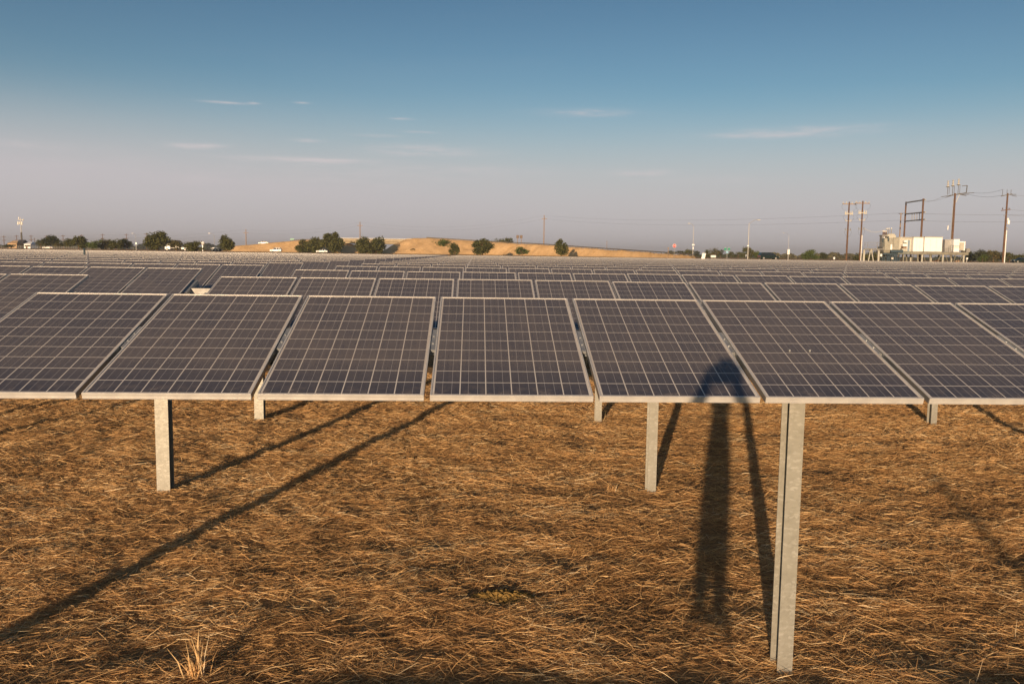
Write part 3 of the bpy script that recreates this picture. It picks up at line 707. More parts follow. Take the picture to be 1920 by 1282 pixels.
tA, hA = twin(1592.5, 378.5, 'left one of the twin brown wooden poles with looping jumpers', 176, False)
tB, hB = twin(1618, 377, 'right one of the twin wooden poles, with a pale riser pipe', 174, True)
mb = MB()
for j, dz_ in enumerate((.35, 1.9, 3.4)): sag(mb, tA.location+Vector((.9,0,hA-dz_)), tB.location+Vector((-.9,0,hB-dz_)), .35, .016, 8)
tag(mb.build('jumper_cable', M['wire']), 'cables slung between the twin wooden poles', 'cable')
mb = MB(); sag(mb, tB.location+Vector((.6,0,hB-5.5)), at(1664, 427, 174), .9, .03, 12)
tag(mb.build('drop_cable', M['insul']), 'pale cable sagging from the twin poles to the transformer', 'cable')
# H frame
hf = empty('h_frame', (at(1715, 480, 192).x, 192, 0)); tag(hf, 'tall brown timber H-frame with grey beams behind the white containers', 'h-frame')
L0, L1 = at(1699, 378.5, 198), at(1731.5, 372.5, 186); o_ = hf.location
for q, r0 in ((L0, .21), (L1, .23)):
    mb = MB(); mb.tube((q.x-o_.x, q.y-o_.y, -.3), (q.x-o_.x, q.y-o_.y, q.z), r0, r0*.8, 10)
    mb.build('leg', M['wood'], hf)
for (ya, yb_, th) in ((380.5, 374.8, .24), (401.5, 398, .24), (415, 411.5, .22)):
    a = at(1697, ya, 197.6) - o_; b = at(1733.5, yb_, 185.6) - o_; mb = MB(); mb.bar(a+Vector((0,-.3,0)), b+Vector((0,-.3,0)), th, th*1.1); mb.build('beam', M['tube'], hf)
mb = MB()
for f in (.33, .45, .58, .72, .84):
    a = at(1697+36*f, 400, 197.6-12*f) - o_; b = at(1697+36*f, 413, 197.6-12*f) - o_; mb.tube(a+Vector((0,-.3,0)), b+Vector((0,-.3,0)), .06, .06, 6)
mb.build('switch_rods', M['tube'], hf)
# tall switch pole
root, h = gpole(1791, 362.5, 186, .28, 'tall_switch_pole'); s = sc_px(168); tag(root, 'tallest wooden pole, topped by three porcelain insulator stacks', 'utility pole')
mb = MB(); mb.bar((-1.05, .3, h-.55), (1.35, -.3, h-.05), .22, .2); mb.build('crossarm', M['rust'], root)
mb = MB(); mb.bar((.9, -.2, h-.2), (.25, 0, h-2.0), .10, .08); mb.build('brace', M['cream'], root)
for i, (px, pt) in enumerate(((1778, 339), (1787.5, 337.5), (1798, 335.5))):
    q = at(px, pt, 186); x = q.x-root.location.x; zt_ = q.z-root.location.z
    mb = MB(); mb.tube((x, 0, h-.35), (x, 0, zt_-1.35), .06, .06, 6); mb.box(x-.35, x+.40, -.06, .06, zt_-1.42, zt_-1.30); mb.tube((x+.36, 0, h-.2), (x+.36, 0, zt_-1.42), .05, .05, 6); mb.build('stand', M['rust'], root)
    mb = MB(); mb.lathe([(.10,-1.3),(.34,-1.22),(.34,-1.12),(.10,-1.08),(.10,-.95),(.20,-.9),(.12,-.82),(.20,-.75),(.12,-.66),(.19,-.58),(.11,-.5),(.17,-.42),(.10,-.34),(.08,-.2)], (x, 0, zt_), 12)
    mb.lathe([(.20,-.2),(.28,-.14),(.22,-.05),(.05,0)], (x, 0, zt_), 10); mb.build('insulator', M['insul'], root)
mb = MB(); a = at(1804, 349, 186)-root.location; b = at(1813.5, 348, 186)-root.location; c = at(1812, 361, 186)-root.location
mb.bar(a, b, .14, .14); mb.bar(b, c, .14, .14); mb.bar(c, Vector((1.2, -.2, h-.1)), .10, .10); mb.build('bracket', M['rust'], root)
mb = MB()
for (x0_, y0_, x1_, y1_) in ((1784,366,1765,369.5),(1786,366,1773,370.5),(1803,363,1826,361.5),(1803,364.5,1817,364.5),(1797,364,1812,367)):
    mb.tube(at(x0_, y0_, 186)-root.location, at(x1_, y1_, 186)-root.location, .07, .07, 6)
mb.build('strain_insulator', M['rust'], root); TP = root
mb = MB(); mb.tube((-.45, -.25, .5), (-.45, -.25, h-1.2), .045, .045, 6); mb.build('ground_cable', M['metal'], root)
mb = MB(); q = at(1777, 431, 186)-root.location; mb.tube(q, q+Vector((.02,0,.9)), .10, .10, 8); mb.tube(q+Vector((.02,0,.9)), Vector((-.1,0,q.z+1.7)), .02, .02, 5); mb.build('hanging_insulator', M['insul'], root)
# right pole
root, h = gpole(1889.5, 362.5, 166, .22, 'transformer_pole'); s = sc_px(166); tag(root, 'rightmost wooden pole with a white transformer can and riser pipe', 'utility pole')
mb = MB(); mb.bar((-1.15, .2, h-.55), (.75, -.2, h-.15), .18, .16); mb.build('crossarm', M['rust'], root)
mb = MB()
for x in (-1.05, -.15, .65): mb.tube((x, 0, h-.4), (x, 0, h+.72), .045, .045, 6)
mb.build('stand', M['rust'], root)
mb = MB(); mb.bar((-1.0, .15, h-3.4), (.7, -.15, h-3.15), .14, .14); arm_insulators(mb, (-.8, .5), h-3.2); mb.build('crossarm', M['wood'], root)
mb = MB(); mb.lathe([(.02,0),(.24,.05),(.26,.15),(.26,.75),(.2,.82),(.06,.86)], (.42, -.25, h-6.1), 14); arm_insulators(mb, (.33, .52), h-5.25); mb.build('transformer_can', M['white'], root)
mb = MB(); mb.bar((.05, -.15, h-6.6), (.5, -.25, h-7.1), .10, .10); mb.bar((-.6, -.1, h-4.5), (-.05, -.1, h-4.15), .08, .08); mb.build('bracket', M['tube'], root)
mb = MB(); mb.tube((.20, -.2, 0), (.20, -.2, h-7.3), .10, .10, 10); mb.build('riser_pipe', M['white'], root)
mb = MB()
for x in (.75, .85): mb.tube((x, 0, h-.2-(x-.75)*2), (x+1.0, 0, h-.2-(x-.75)*4), .05, .05, 6)
mb.build('strain_insulator', M['rust'], root)
mb = MB()
A = at(1826, 361.5, 186); B = root.location + Vector((-1.05, 0, h+.72)); sag(mb, A, B, .35, .022, 12); sag(mb, at(1817, 364.5, 186), root.location+Vector((-1.1, 0, h-.4)), .45, .022, 12)
tag(mb.build('overhead_wire', M['wire']), 'pair of wires between the tallest pole and the rightmost pole', 'overhead wire')
mb = MB(); sag(mb, at(1765, 369.5, 186), at(1734, 379, 186), .25, .02, 8); sag(mb, at(1773, 370.5, 186), at(1734, 376, 186), .35, .02, 8)
tag(mb.build('overhead_wire', M['wire']), 'pair of wires between the tallest pole and the H-frame', 'overhead wire')
mb = MB(); e = root.location
for z_, q in ((h-.3, (2060, 366)), (h-3.2, (2060, 393)), (h-4.3, (2060, 402))): sag(mb, e+Vector((.6,0,z_)), at(*q, 160), .4, .018, 8)
tag(mb.build('overhead_wire', M['wire']), 'wires leaving the rightmost pole out of the picture', 'overhead wire')
# cell tower
root = empty('cell_tower', base(42, 520)); Yt = 520; ht = at(41.5, 408, Yt).z - GZ; s = sc_px(Yt)
tag(root, 'tall grey monopole cell tower with white antennas at far left', 'cell tower')
mb = MB(); mb.tube((0,0,0), (0,0,ht*.52), .55, .42, 10); mb.build('lower_mast', M['rust'], root)
mb = MB(); mb.tube((0,0,ht*.52), (0,0,ht), .26, .18, 10); mb.build('upper_mast', M['metal'], root)
mb = MB(); mb.box(-1.6, 1.9, -.2, .2, ht-1.5, ht-1.1); mb.tube((-1.2,0,ht-3.6),(1.3,0,ht-3.6), .15,.15,6); mb.build('antenna_frame', M['tube'], root)
for x, z, w, hh in ((-.9, ht-.9, .5, 1.1), (-1.5, ht-4.3, .7, 1.9), (.7, ht-4.3, .7, 1.9), (-.4, ht-4.0, .5, 1.6), (1.5, ht-1.9, .4, 1.1)):
    mb = MB(); mb.box(x-w/2, x+w/2, -.5, -.25, z, z+hh); mb.build('antenna', M['insul'], root, bevel=.05)
# street lamps
def lamp(px, yt, Y, armpx, r0, label, twin_=None):
    t = at(px, yt, Y); g = land(Y); root = empty('street_lamp', (t.x, Y, g)); h = t.z-g; tag(root, label, 'street lamp', 'tall grey street lamps by the roads')
    mb = MB(); mb.tube((0,0,-.1), (0,0,h-1.0), r0, r0*.6, 8); mb.build('shaft', M['metal'], root)
    e = (at(px+armpx, yt, Y)-t).x; mb = MB(); last = Vector((0,0,h-1.0))
    for i in range(1, 7):
        q = Vector((e*i/6, 0, h-1.0+1.0*math.sin(i/6*math.pi/2))); mb.tube(last, q, r0*.5, r0*.45, 6); last = q
    mb.build('arm', M['metal'], root); mb = MB(); d = 1 if e > 0 else -1
    mb.box(min(last.x, last.x+d*.8), max(last.x, last.x+d*.8), -.16, .16, last.z-.12, last.z+.06); mb.build('lamp_head', M['insul'], root, bevel=.04)
    return root
lamp(401.5, 437.5, 330, -7, .10, 'street lamp with its arm to the left, near the trucks')
lamp(254, 437.5, 420, -4, .10, 'thin street lamp left of the tallest broad oak')
rl = lamp(1301, 419, 280, -7, .11, 'street lamp above the road junction, arm to the left')
mb = MB(); mb.box(-.40, .40, -.2, -.15, (at(1300,459,280)-rl.location).z-.22, (at(1300,459,280)-rl.location).z+.2); mb.build('sign_plate', M['white'], rl)
mb = MB(); mb.box(-.16, .16, -.2, -.15, (at(1300,465,280)-rl.location).z-.45, (at(1300,465,280)-rl.location).z+.35); mb.build('sign_plate', M['white'], rl)
rl = lamp(1405, 412, 226, 15, .13, 'tallest street lamp, left of the dark van, arm to the right')
mb = MB(); mb.box(-.35, .12, -.2, -.15, (at(1404,461,226)-rl.location).z-.12, (at(1404,461,226)-rl.location).z+.15); mb.build('sign_plate', M['white'], rl)
lamp(1479.5, 437, 420, -9, .09, 'faint far street lamp right of the dark van')

# ------------------------------------------------------------------ signs and small roadside things
def posts(mb, xs_, z1, r=.04):
    for x in xs_: mb.tube((x,0,0), (x,0,z1), r, r, 6)
# stop sign
Y = 190; c = at(1264.5, 460.8, Y); root = empty('stop_sign', (c.x, Y, land(Y))); h = c.z - land(Y); tag(root, 'red octagonal stop sign on a thin post at the road junction', 'sign')
mb = MB(); posts(mb, (0,), h+.2, .035); mb.build('sign_post', M['metal'], root)
R8 = .43
def octo(mb, rr, y0, y1): mb.prism([(rr*math.cos(R(22.5+45*k)), h+rr*math.sin(R(22.5+45*k))) for k in range(8)], y0, y1)
mb = MB(); octo(mb, R8, -.060, -.045); mb.build('sign_rim', M['white'], root)
mb = MB(); octo(mb, R8*.93, -.066, -.0605); sf = mb.build('sign_face', M['red'], root)
def text(s_, size, loc, m, parent, rotx=90, name='lettering', ext=.002):
    cu = bpy.data.curves.new(name, 'FONT'); cu.body = s_; cu.size = size; cu.align_x = 'CENTER'; cu.align_y = 'CENTER'; cu.extrude = ext; cu.offset = .006*size*2
    o = bpy.data.objects.new(name, cu); col.objects.link(o); dg = bpy.context.evaluated_depsgraph_get(); me = bpy.data.meshes.new_from_object(o.evaluated_get(dg))
    bpy.data.objects.remove(o); me.materials.clear(); me.materials.append(m); o = bpy.data.objects.new(name, me); col.objects.link(o); o.parent = parent; o.location = loc; o.rotation_euler = (R(rotx), 0, 0); return o
text('STOP', .34, (0, -.072, h), M['white'], sf)
# brown double sign
Y = 391; c = at(974, 444, Y); g = at(974, 457.5, Y).z; root = empty('double_sign', (c.x, Y, g-.3)); h = c.z-g+.3; s = sc_px(Y); tag(root, 'brown double road sign seen from behind on the bank crest', 'sign')
for x0_, x1_ in ((-5.9*s, -.7*s), (.5*s, 5.7*s)):
    mb = MB(); mb.box(x0_, x1_, -.06, .06, h-2.9*s, h+2.9*s); mb.build('sign_board', M['brown'], root)
for x in (-3.6*s, 3.4*s):
    mb = MB(); mb.tube((x, -.1, -.5), (x, -.1, h+2.6*s), .12, .12, 6); mb.build('sign_post', M['woodpale'], root)
# green exit sign on crest
Y = 396; c = at(548, 448.6, Y); root = empty('green_sign', (c.x, Y, c.z-1.6)); tag(root, 'small green road sign on the crest left of the overpass', 'sign')
mb = MB(); mb.add([(-.95,-.05,1.2),(.7,-.05,1.35),(1.0,-.05,1.95),(-.95,-.05,1.95),(-.95,.02,1.2),(.7,.02,1.35),(1.0,.02,1.95),(-.95,.02,1.95)], [(0,1,2,3),(7,6,5,4),(0,4,5,1),(1,5,6,2),(2,6,7,3),(3,7,4,0)]); mb.build('sign_board', M['green'], root)
mb = MB(); posts(mb, (-.5, .5), 1.25, .05); mb.build('sign_post', M['metal'], root)
# green pair at the junction
Y = 250; c = at(1363.5, 467, Y); root = empty('direction_sign', (c.x, Y, GZ)); h = c.z-GZ; tag(root, 'pair of green direction signs over a small pale blue sign', 'sign')
for x0_, x1_, rz in ((-.78, -.04, -.12), (.04, .72, .10)):
    mb = MB(); mb.box(x0_, x1_, -.05, -.02, h-.42, h+.42); b = mb.build('sign_board', M['green'], root); b.rotation_euler = (0, rz*.4, 0)
    m2 = MB(); m2.box(x0_+.05, x1_-.05, -.056, -.0505, h+.34, h+.37); m2.box(x0_+.05, x1_-.05, -.056, -.0505, h-.37, h-.34); m2.build('sign_border', M['white'], b)
mb = MB(); mb.box(-.25, .3, -.05, -.02, h-1.25, h-.52); mb.build('sign_board', M['blue'], root); mb = MB(); posts(mb, (-.1, .12), h, .035); mb.build('sign_post', M['metal'], root)
# leaning white panel, tank, box posts
Y = 215; c = at(1319, 474, Y); root = empty('leaning_board', (c.x, Y, GZ)); tag(root, 'tall pale board leaning at the road junction', 'board')
mb = MB(); mb.add([(-.52,-.05,.0),(.36,-.05,.0),(.62,-.05,1.35),(-.22,-.05,1.45),(-.52,.03,.0),(.36,.03,.0),(.62,.03,1.35),(-.22,.03,1.45)], [(0,1,2,3),(7,6,5,4),(0,4,5,1),(1,5,6,2),(2,6,7,3),(3,7,4,0)]); mb.build('panel_board', M['white'], root)
mb = MB(); mb.tube((0,.05,0), (.35,.8,-.2), .04, .04, 6); mb.tube((.1,.05,.9), (.2,.8,0), .04, .04, 6); mb.build('prop', M['dark'], root)
Y = 235; root = empty('storage_tank', base(1337.5, Y)); tag(root, 'small white cylindrical tank lying on cradles by the road', 'tank')
mb = MB(); 
for a_, b_, ra, rb in ((-.75,-.62,.22,.36),(-.62,.62,.36,.36),(.62,.75,.36,.22)): mb.tube((a_,0,.62), (b_,0,.62), ra, rb, 14)
mb.build('tank_shell', M['white'], root, smooth=False); mb = MB(); mb.box(-.45,-.35,-.3,.3,0,.35); mb.box(.35,.45,-.3,.3,0,.35); mb.build('cradle', M['conc'], root)
def cabinet(px, yt, yb, Y, wpx, label, dark=True):
    t = at(px, yt, Y); root = empty('roadside_cabinet', (t.x, Y, land(Y))); w = wpx*sc_px(Y); z1 = t.z-root.location.z; z0 = at(px, yb, Y).z-root.location.z
    tag(root, label, 'cabinet'); mb = MB(); mb.box(-w/2, w/2, -.2, .2, z0, z1); mb.build('housing', M['white'], root, bevel=.03)
    mb = MB(); mb.tube((0,0,0), (0,0,z0), .07, .07, 8); mb.build('pedestal', M['metal'], root)
    if dark: mb = MB(); mb.box(-w*.75, -w/2-.003, -.15, .15, z0+.1*w, z1-.25*(z1-z0)); mb.build('side_box', M['tube'], root)
cabinet(1478.5, 467.5, 477, 222, 4.3, 'white cabinet on a pole right of the dark van')
cabinet(255.5, 454.8, 458, 300, 2.6, 'small white box on a post left of the tallest broad oak', False)
cabinet(1398.5, 477, 481, 250, 2.0, 'tiny white marker box left of the tall lamp foot', False)
cabinet(1564, 482, 486, 250, 3.0, 'small white marker box left of the twin poles', False)
cabinet(1652, 476, 481, 205, 3.4, 'white box on a post seen through the steel walkway', False)
cabinet(1813, 483, 486.5, 200, 2.6, 'small white box on a post right of the platform', False)
for px, yt, Y, lb in ((1138, 452, 400, 'short dark post on the crest of the bank'), (1253, 464, 215, 'thin wooden post left of the stop sign'), (1425, 474, 240, 'thin grey post left of the dark van'), (1671.5,0,0,'')):
    if not Y: continue
    t = at(px, yt, Y); g = land(Y) if Y < 399 else t.z-3.2; mb = MB(); mb.tube((0,0,-.2), (0,0,t.z-g), .09, .08, 6); mb.box(-.14,.14,-.05,.05,t.z-g-.3,t.z-g)
    tag(mb.build('marker_post', M['woodpale'], loc=(t.x, Y, g)), lb, 'post')
# white water-tower-like object
Y = 420; c = at(380, 456, Y); root = empty('water_tank', (c.x, Y, GZ)); h = c.z-GZ; tag(root, 'small white elevated water tank right of the rounded bush', 'water tank')
mb = MB(); mb.lathe([(.35,-1.0),(.55,-.6),(1.1,-.3),(1.15,.6),(.7,.85),(.1,.95)], (0,0,h), 14); mb.build('tank_shell', M['white'], root, smooth=True)
mb = MB(); mb.tube((0,0,0),(0,0,h-.9), .32, .3, 10); mb.build('stem', M['white'], root)
# houses at far left
def house(px0, px1, ye, yr, Y, mw, label, name, roof='roof', hip=True):
    a = at(px0, ye, Y); b = at(px1, ye, Y); w = b.x-a.x; ze = a.z-GZ; zr = at((px0+px1)/2, yr, Y).z-GZ; root = empty(name, ((a.x+b.x)/2, Y, GZ)); d = 8
    tag(root, label, 'house'); mb = MB(); mb.box(-w/2, w/2, 0, d, 0, ze); wl = mb.build('wall', M[mw], root)
    mb = MB(); i = w*.25 if hip else 0; e = .35
    mb.add([(-w/2-e,-e,ze),(w/2+e,-e,ze),(w/2+e,d+e,ze),(-w/2-e,d+e,ze),(-w/2+i,d/2,zr),(w/2-i,d/2,zr)], [(0,1,5,4),(1,2,5),(2,3,4,5),(3,0,4),(3,2,1,0)]); mb.build('roof', M[roof], root)
    for f in (-.28, .1, .33): mb = MB(); mb.box(w*f-.5, w*f+.5, -.02, .0, ze*.4, ze*.8); mb.build('window', M['glass'], root)
    mb = MB(); mb.box(-w*.1-.4, -w*.1+.4, -.03, 0, 0, ze*.75); mb.build('door', M['wood'], root)
house(14, 31, 456.2, 451, 480, 'tan', 'tan stucco house with a golden hipped roof at far left', 'tan_house', 'tan')
house(30, 41, 456.5, 449.5, 500, 'wood', 'dark gabled barn directly right of the tan house', 'dark_barn', 'roof', False)
house(45, 57, 457.5, 453.2, 460, 'white', 'small white shed right of the cell tower base', 'white_shed', 'white')

# ------------------------------------------------------------------ vehicles (side-on, nose toward -x unless flipped)
def vehicle(name, px, Y, L_, kind, paint, label, flip=False, z=None, cat='car'):
    c = at(px, 480, Y); root = empty(name, (c.x, Y, land(Y)+.01 if z is None else z), math.pi if flip else 0); tag(root, label, cat)
    P = {'sedan': ([(-.5,.16),(-.5,.42),(-.47,.52),(-.26,.60),(-.16,.62),(.36,.62),(.47,.60),(.5,.50),(.5,.18)], [(-.23,.60),(-.10,.93),(.20,.96),(.38,.62)], 1.46, 1.78),
         'suv': ([(-.5,.16),(-.5,.40),(-.47,.53),(-.27,.58),(-.2,.60),(.47,.62),(.5,.58),(.5,.16)], [(-.24,.58),(-.13,.95),(.0,1.0),(.40,.99),(.47,.60)], 1.78, 1.85),
         'van': ([(-.5,.14),(-.5,.34),(-.47,.46),(-.33,.54),(-.2,.60),(.47,.62),(.5,.56),(.5,.14)], [(-.34,.54),(-.17,.95),(-.05,1.0),(.42,.98),(.48,.60)], 1.80, 1.95)}[kind]
    H_, W_ = P[2], P[3]
    mb = MB(); mb.prism([(x*L_, z_*H_) for x, z_ in P[0]][::-1], -W_/2, W_/2); mb.build('body', M[paint], root, bevel=.07)
    cab = [(x*L_, z_*H_) for x, z_ in P[1]]; mb = MB(); zb = cab[0][1]
    vs = []                                    # tapered cabin
    for y, k_ in ((-W_/2, 1), (W_/2, 1)):
        for x, z_ in cab: t = (z_-zb)/(H_-zb); vs.append((x, y*(1-.16*max(0, t)), z_ if t > .01 else z_-.04))
    n = len(cab); mb.add(vs, [tuple(range(n-1,-1,-1)), tuple(range(n, 2*n))] + [(k, (k+1) % n, n+(k+1) % n, n+k) for k in range(n)]); mb.build('cabin', M[paint], root, bevel=.05)
    x0_, x1_ = cab[1][0]*.98, cab[-2][0]; zt_ = H_*.93; zs = zb+.06
    spans = [(x0_-.25, (x0_+x1_)/2-.25), ((x0_+x1_)/2-.15, (x0_+x1_)/2+.75), ((x0_+x1_)/2+.85, x1_+.12)] if kind != 'sedan' else [(x0_-.2, (x0_+x1_)/2-.04), ((x0_+x1_)/2+.04, x1_+.2)]
    for sgn in (-1, 1):
        for a_, b_ in spans:
            mb = MB(); yb_, yt_ = sgn*(W_/2+.006), sgn*(W_/2*.86+.012); q = [(a_, yb_, zs), (b_, yb_, zs), (b_-.12, yt_, zt_), (a_+.12, yt_, zt_)]
            mb.add(q + [(x, y-sgn*.03, z_) for x, y, z_ in q], [(0,1,2,3),(7,6,5,4),(0,4,5,1),(1,5,6,2),(2,6,7,3),(3,7,4,0)]); mb.build('window', M['glass'], root)
    mb = MB(); a_, b_ = cab[0], cab[1]; mb.add([(a_[0]-.03,-W_*.42,a_[1]+.05),(a_[0]-.03,W_*.42,a_[1]+.05),(b_[0]-.03,W_*.37,b_[1]-.05),(b_[0]-.03,-W_*.37,b_[1]-.05)], [(0,3,2,1)]); mb.build('windscreen', M['glass'], root)
    for wx in (-.32*L_, .31*L_):
        for sgn in (-1, 1):
            mb = MB(); rr = .34; mb.tube((wx, sgn*(W_/2-.2), rr), (wx, sgn*(W_/2+.03), rr), rr, rr, 18); wh = mb.build('wheel', M['dark'], root)
            mb = MB(); mb.tube((wx, sgn*(W_/2+.031), rr), (wx, sgn*(W_/2+.045), rr), .2, .18, 12); mb.build('rim', M['insul' if paint == 'carw' else 'metal'], wh)
    for sgn in (-1, 1):
        mb = MB(); mb.box(-.505*L_-.01, -.49*L_, sgn*W_*.36-.18, sgn*W_*.36+.18, H_*.36, H_*.46); mb.build('headlight', M['insul'], root)
        mb = MB(); mb.box(.49*L_, .505*L_, sgn*W_*.38-.13, sgn*W_*.38+.13, H_*.38, H_*.52); mb.build('tail_light', M['red'], root)
    mb = MB(); mb.box(-.51*L_, .51*L_, -W_*.46, W_*.46, H_*.14, H_*.24); mb.build('bumper', M['dark'], root)
    return root
vehicle('white_suv', 517.5, 352, 4.6, 'suv', 'carw', 'white SUV driving left along the foot of the embankment')
vehicle('white_sedan', 91, 400, 4.7, 'sedan', 'carw', 'white sedan under the umbrella-shaped tree at far left')
vehicle('white_sedan', 604, 352, 4.6, 'sedan', 'carw', 'white sedan half hidden between the shrubs left of the overpass')
q = at(495, 456.6, 396); vehicle('white_sedan', 495, 396, 4.6, 'sedan', 'carw', 'white sedan climbing the embankment road', z=q.z-.3)
vehicle('dark_van', 1441, 214, 4.9, 'van', 'cardk', 'dark green minivan passing behind the array', flip=True, cat='van')
vehicle('dark_car', 1916, 210, 4.7, 'sedan', 'cardk', 'dark car leaving the picture at the right edge')
# flatbed trucks
def truck(px, Y, label, L_, cab_, cargo, rng_seed):
    root = empty('flatbed_truck', base(px, Y)); tag(root, label, 'truck')
    mb = MB(); mb.box(-L_/2, L_/2, -.5, .5, .75, 1.0); mb.build('chassis', M['dark'], root)
    if cab_:
        mb = MB(); mb.prism([(-L_/2-1.9,.55),(-L_/2-1.9,1.5),(-L_/2-1.3,1.75),(-L_/2-1.0,2.75),(-L_/2+.1,2.85),(-L_/2+.1,.55)][::-1], -1.1, 1.1); cb = mb.build('cab', M['white'], root, bevel=.06)
        for sgn in (-1, 1): mb = MB(); mb.box(-L_/2-.9, -L_/2-.2, sgn*1.105-.004, sgn*1.105+.004, 1.8, 2.5); mb.build('window', M['glass'], cb)
    mb = MB(); mb.box(-L_/2+.3, L_/2, -1.15, 1.15, 1.0, 1.15); mb.build('bed', M['metal'], root)
    for k_, (a_, b_, zt_) in enumerate(cargo): mb = MB(); mb.box(a_, b_, -1.0, 1.0, .62 if zt_ < 1.4 else 1.15, zt_); mb.build('toolbox' if zt_ < 1.4 else 'crate', M['white'], root, bevel=.03)
    for wx in ([-L_/2-1.1] if cab_ else [-L_/2+.8]) + [L_/2-1.6, L_/2-.6]:
        for sgn in (-1, 1):
            mb = MB(); mb.tube((wx, sgn*.8, .5), (wx, sgn*1.12, .5), .5, .5, 16); wh = mb.build('wheel', M['dark'], root); mb = MB(); mb.tube((wx, sgn*1.121, .5), (wx, sgn*1.14, .5), .28, .25, 12); mb.build('rim', M['insul'], wh)
truck(339, 330, 'white truck with a flatbed parked behind the rounded bush', 7.2, True, [(-1.6,-.4,2.1),(.6,1.6,1.35)], 1)
truck(405, 315, 'low flatbed trailer with white toolbox left of the oval tree', 3.6, False, [(-.9,.5,1.39)], 2)

# ------------------------------------------------------------------ substation on its raised platform
YS = 172.; s = sc_px(YS)
def S(px, py, y=YS): return at(px, py, y)
def box_px(mb, x0, x1, y0, y1, Yn=YS, depth=3.0, o=Vector((0,0,0)), mi=0):
    xm = (x0+x1)/2; a = at(x0, (y0+y1)/2, Yn); b = at(x1, (y0+y1)/2, Yn); zt_ = at(xm, y0, Yn).z; zb_ = at(xm, y1, Yn).z
    mb.box(a.x-o.x, b.x-o.x, Yn-o.y, Yn+depth-o.y, zb_-o.z, zt_-o.z, mi)
P0 = Vector((S(1740, 480).x, YS, 0))
pf = empty('raised_platform', P0); tag(pf, 'long raised steel platform on braced legs carrying the white containers', 'platform')
mb = MB(); box_px(mb, 1707, 1816, 472.6, 477.6, YS-.6, 5.2, P0); mb.build('deck_beam', M['deck'], pf)
mb = MB(); box_px(mb, 1684, 1706, 471.0, 476.5, YS-.4, 5.0, P0); mb.build('deck_beam', M['grey'], pf)
for px in (1692, 1719, 1727, 1742, 1766, 1781, 1805):
    mb = MB(); x = S(px, 480).x-P0.x; wd = .13 if px in (1727, 1766, 1805) else .11
    for yy in (-.35, 4.2): mb.box(x-wd, x+wd, yy-wd, yy+wd, -.2, S(px, 477.4).z)
    mb.build('leg', M['cream'] if px in (1727,1766,1805) else M['deck'], pf)
for (x0_, x1_) in ((1696,1708),(1730,1741),(1762,1752),(1772,1781),(1803,1793),(1712,1702),(1745,1737),(1790,1784)):
    mb = MB(); mb.bar(S(x0_, 478).xyz-P0+Vector((0,-.3,0)), Vector((S(x1_, 478).x-P0.x, -.3, .6)), .10, .10); mb.build('brace', M['deck'], pf)
mb = MB()
for x0_, x1_ in ((1764.5, 1784),):
    for py in (465.2, 468.5): mb.bar(S(x0_, py)-P0+Vector((0,-.5,0)), S(x1_, py)-P0+Vector((0,-.5,0)), .05, .05)
    for px in (1765, 1772.5, 1779.5): mb.bar(S(px, 473)-P0+Vector((0,-.5,0)), S(px, 460 if px > 1778 else 465)-P0+Vector((0,-.5,0)), .05, .05)
mb.build('handrail', M['tube'], pf)
mb = MB(); box_px(mb, 1812, 1819, 466, 473, YS, 2, P0); mb.build('louvre_box', M['tube'], pf)
# clutter under the platform
uc = empty('cable_pedestal', Vector((S(1775, 480).x, YS+2, 0))); tag(uc, 'orange-brown cable reels and pipes stored under the platform', 'stored equipment')
for i, px in enumerate((1736, 1749, 1757, 1774, 1790, 1797)):
    q = S(px, 480, YS+2); mb = MB(); rr = .42 + .15*(i % 3); yb_ = .3*(i % 2)
    mb.tube((q.x-uc.location.x, yb_-.35, rr+1.4), (q.x-uc.location.x, yb_+.35, rr+1.4), rr, rr, 14); mb.tube((q.x-uc.location.x, yb_-.4, rr+1.4), (q.x-uc.location.x, yb_-.352, rr+1.4), rr*1.25, rr*1.25, 14); mb.build('reel', M['woodpale' if i % 2 else 'wood'], uc)
mb = MB(); mb.box(-7, 4, -.6, .6, 1.2, 1.38); mb.build('pallet_base', M['wood'], uc)
mb = MB(); mb.box(-6.5, -5.9, -.4, .4, 0, 1.2); mb.box(3.2, 3.6, -.4, .4, 0, 1.2); mb.box(-2,-1.5,-.4,.4,0,1.2); mb.build('pallet_base', M['wood'], uc)
# big white containers
for (x0_, x1_, y0_, y1_, lb) in ((1711.5, 1730.5, 445.5, 471.6, 'short white container on the platform, left of the long one'), (1732, 1766.5, 445.2, 471.8, 'long white container in the middle of the platform')):
    xm = (x0_+x1_)/2; a = S(xm, y1_); root = empty('white_container', (a.x, YS, a.z)); tag(root, lb, 'container'); w = (x1_-x0_)*s; hh = (y1_-y0_)*s
    mb = MB(); mb.box(-w/2, w/2, 0, 3.2, 0, hh); mb.build('wall', M['white'], root, bevel=.03)
    mb = MB(); mb.box(-w/2-.05, w/2+.05, -.08, 3.3, hh+.002, hh+.16); mb.build('roof', M['cream'], root)
    mb = MB(); n = max(3, int(w/1.2))
    for i in range(1, n): mb.box(-w/2+w*i/n-.012, -w/2+w*i/n+.012, -.012, -.002, .1, hh-.1)
    mb.build('panel_seam', M['cream'], root)
    mb = MB(); mb.box(-w/2+.05, w/2-.05, -.03, 3.1, -.09, -.002); mb.build('skid', M['grey'], root)
x_ = S(1731.2, 460).x
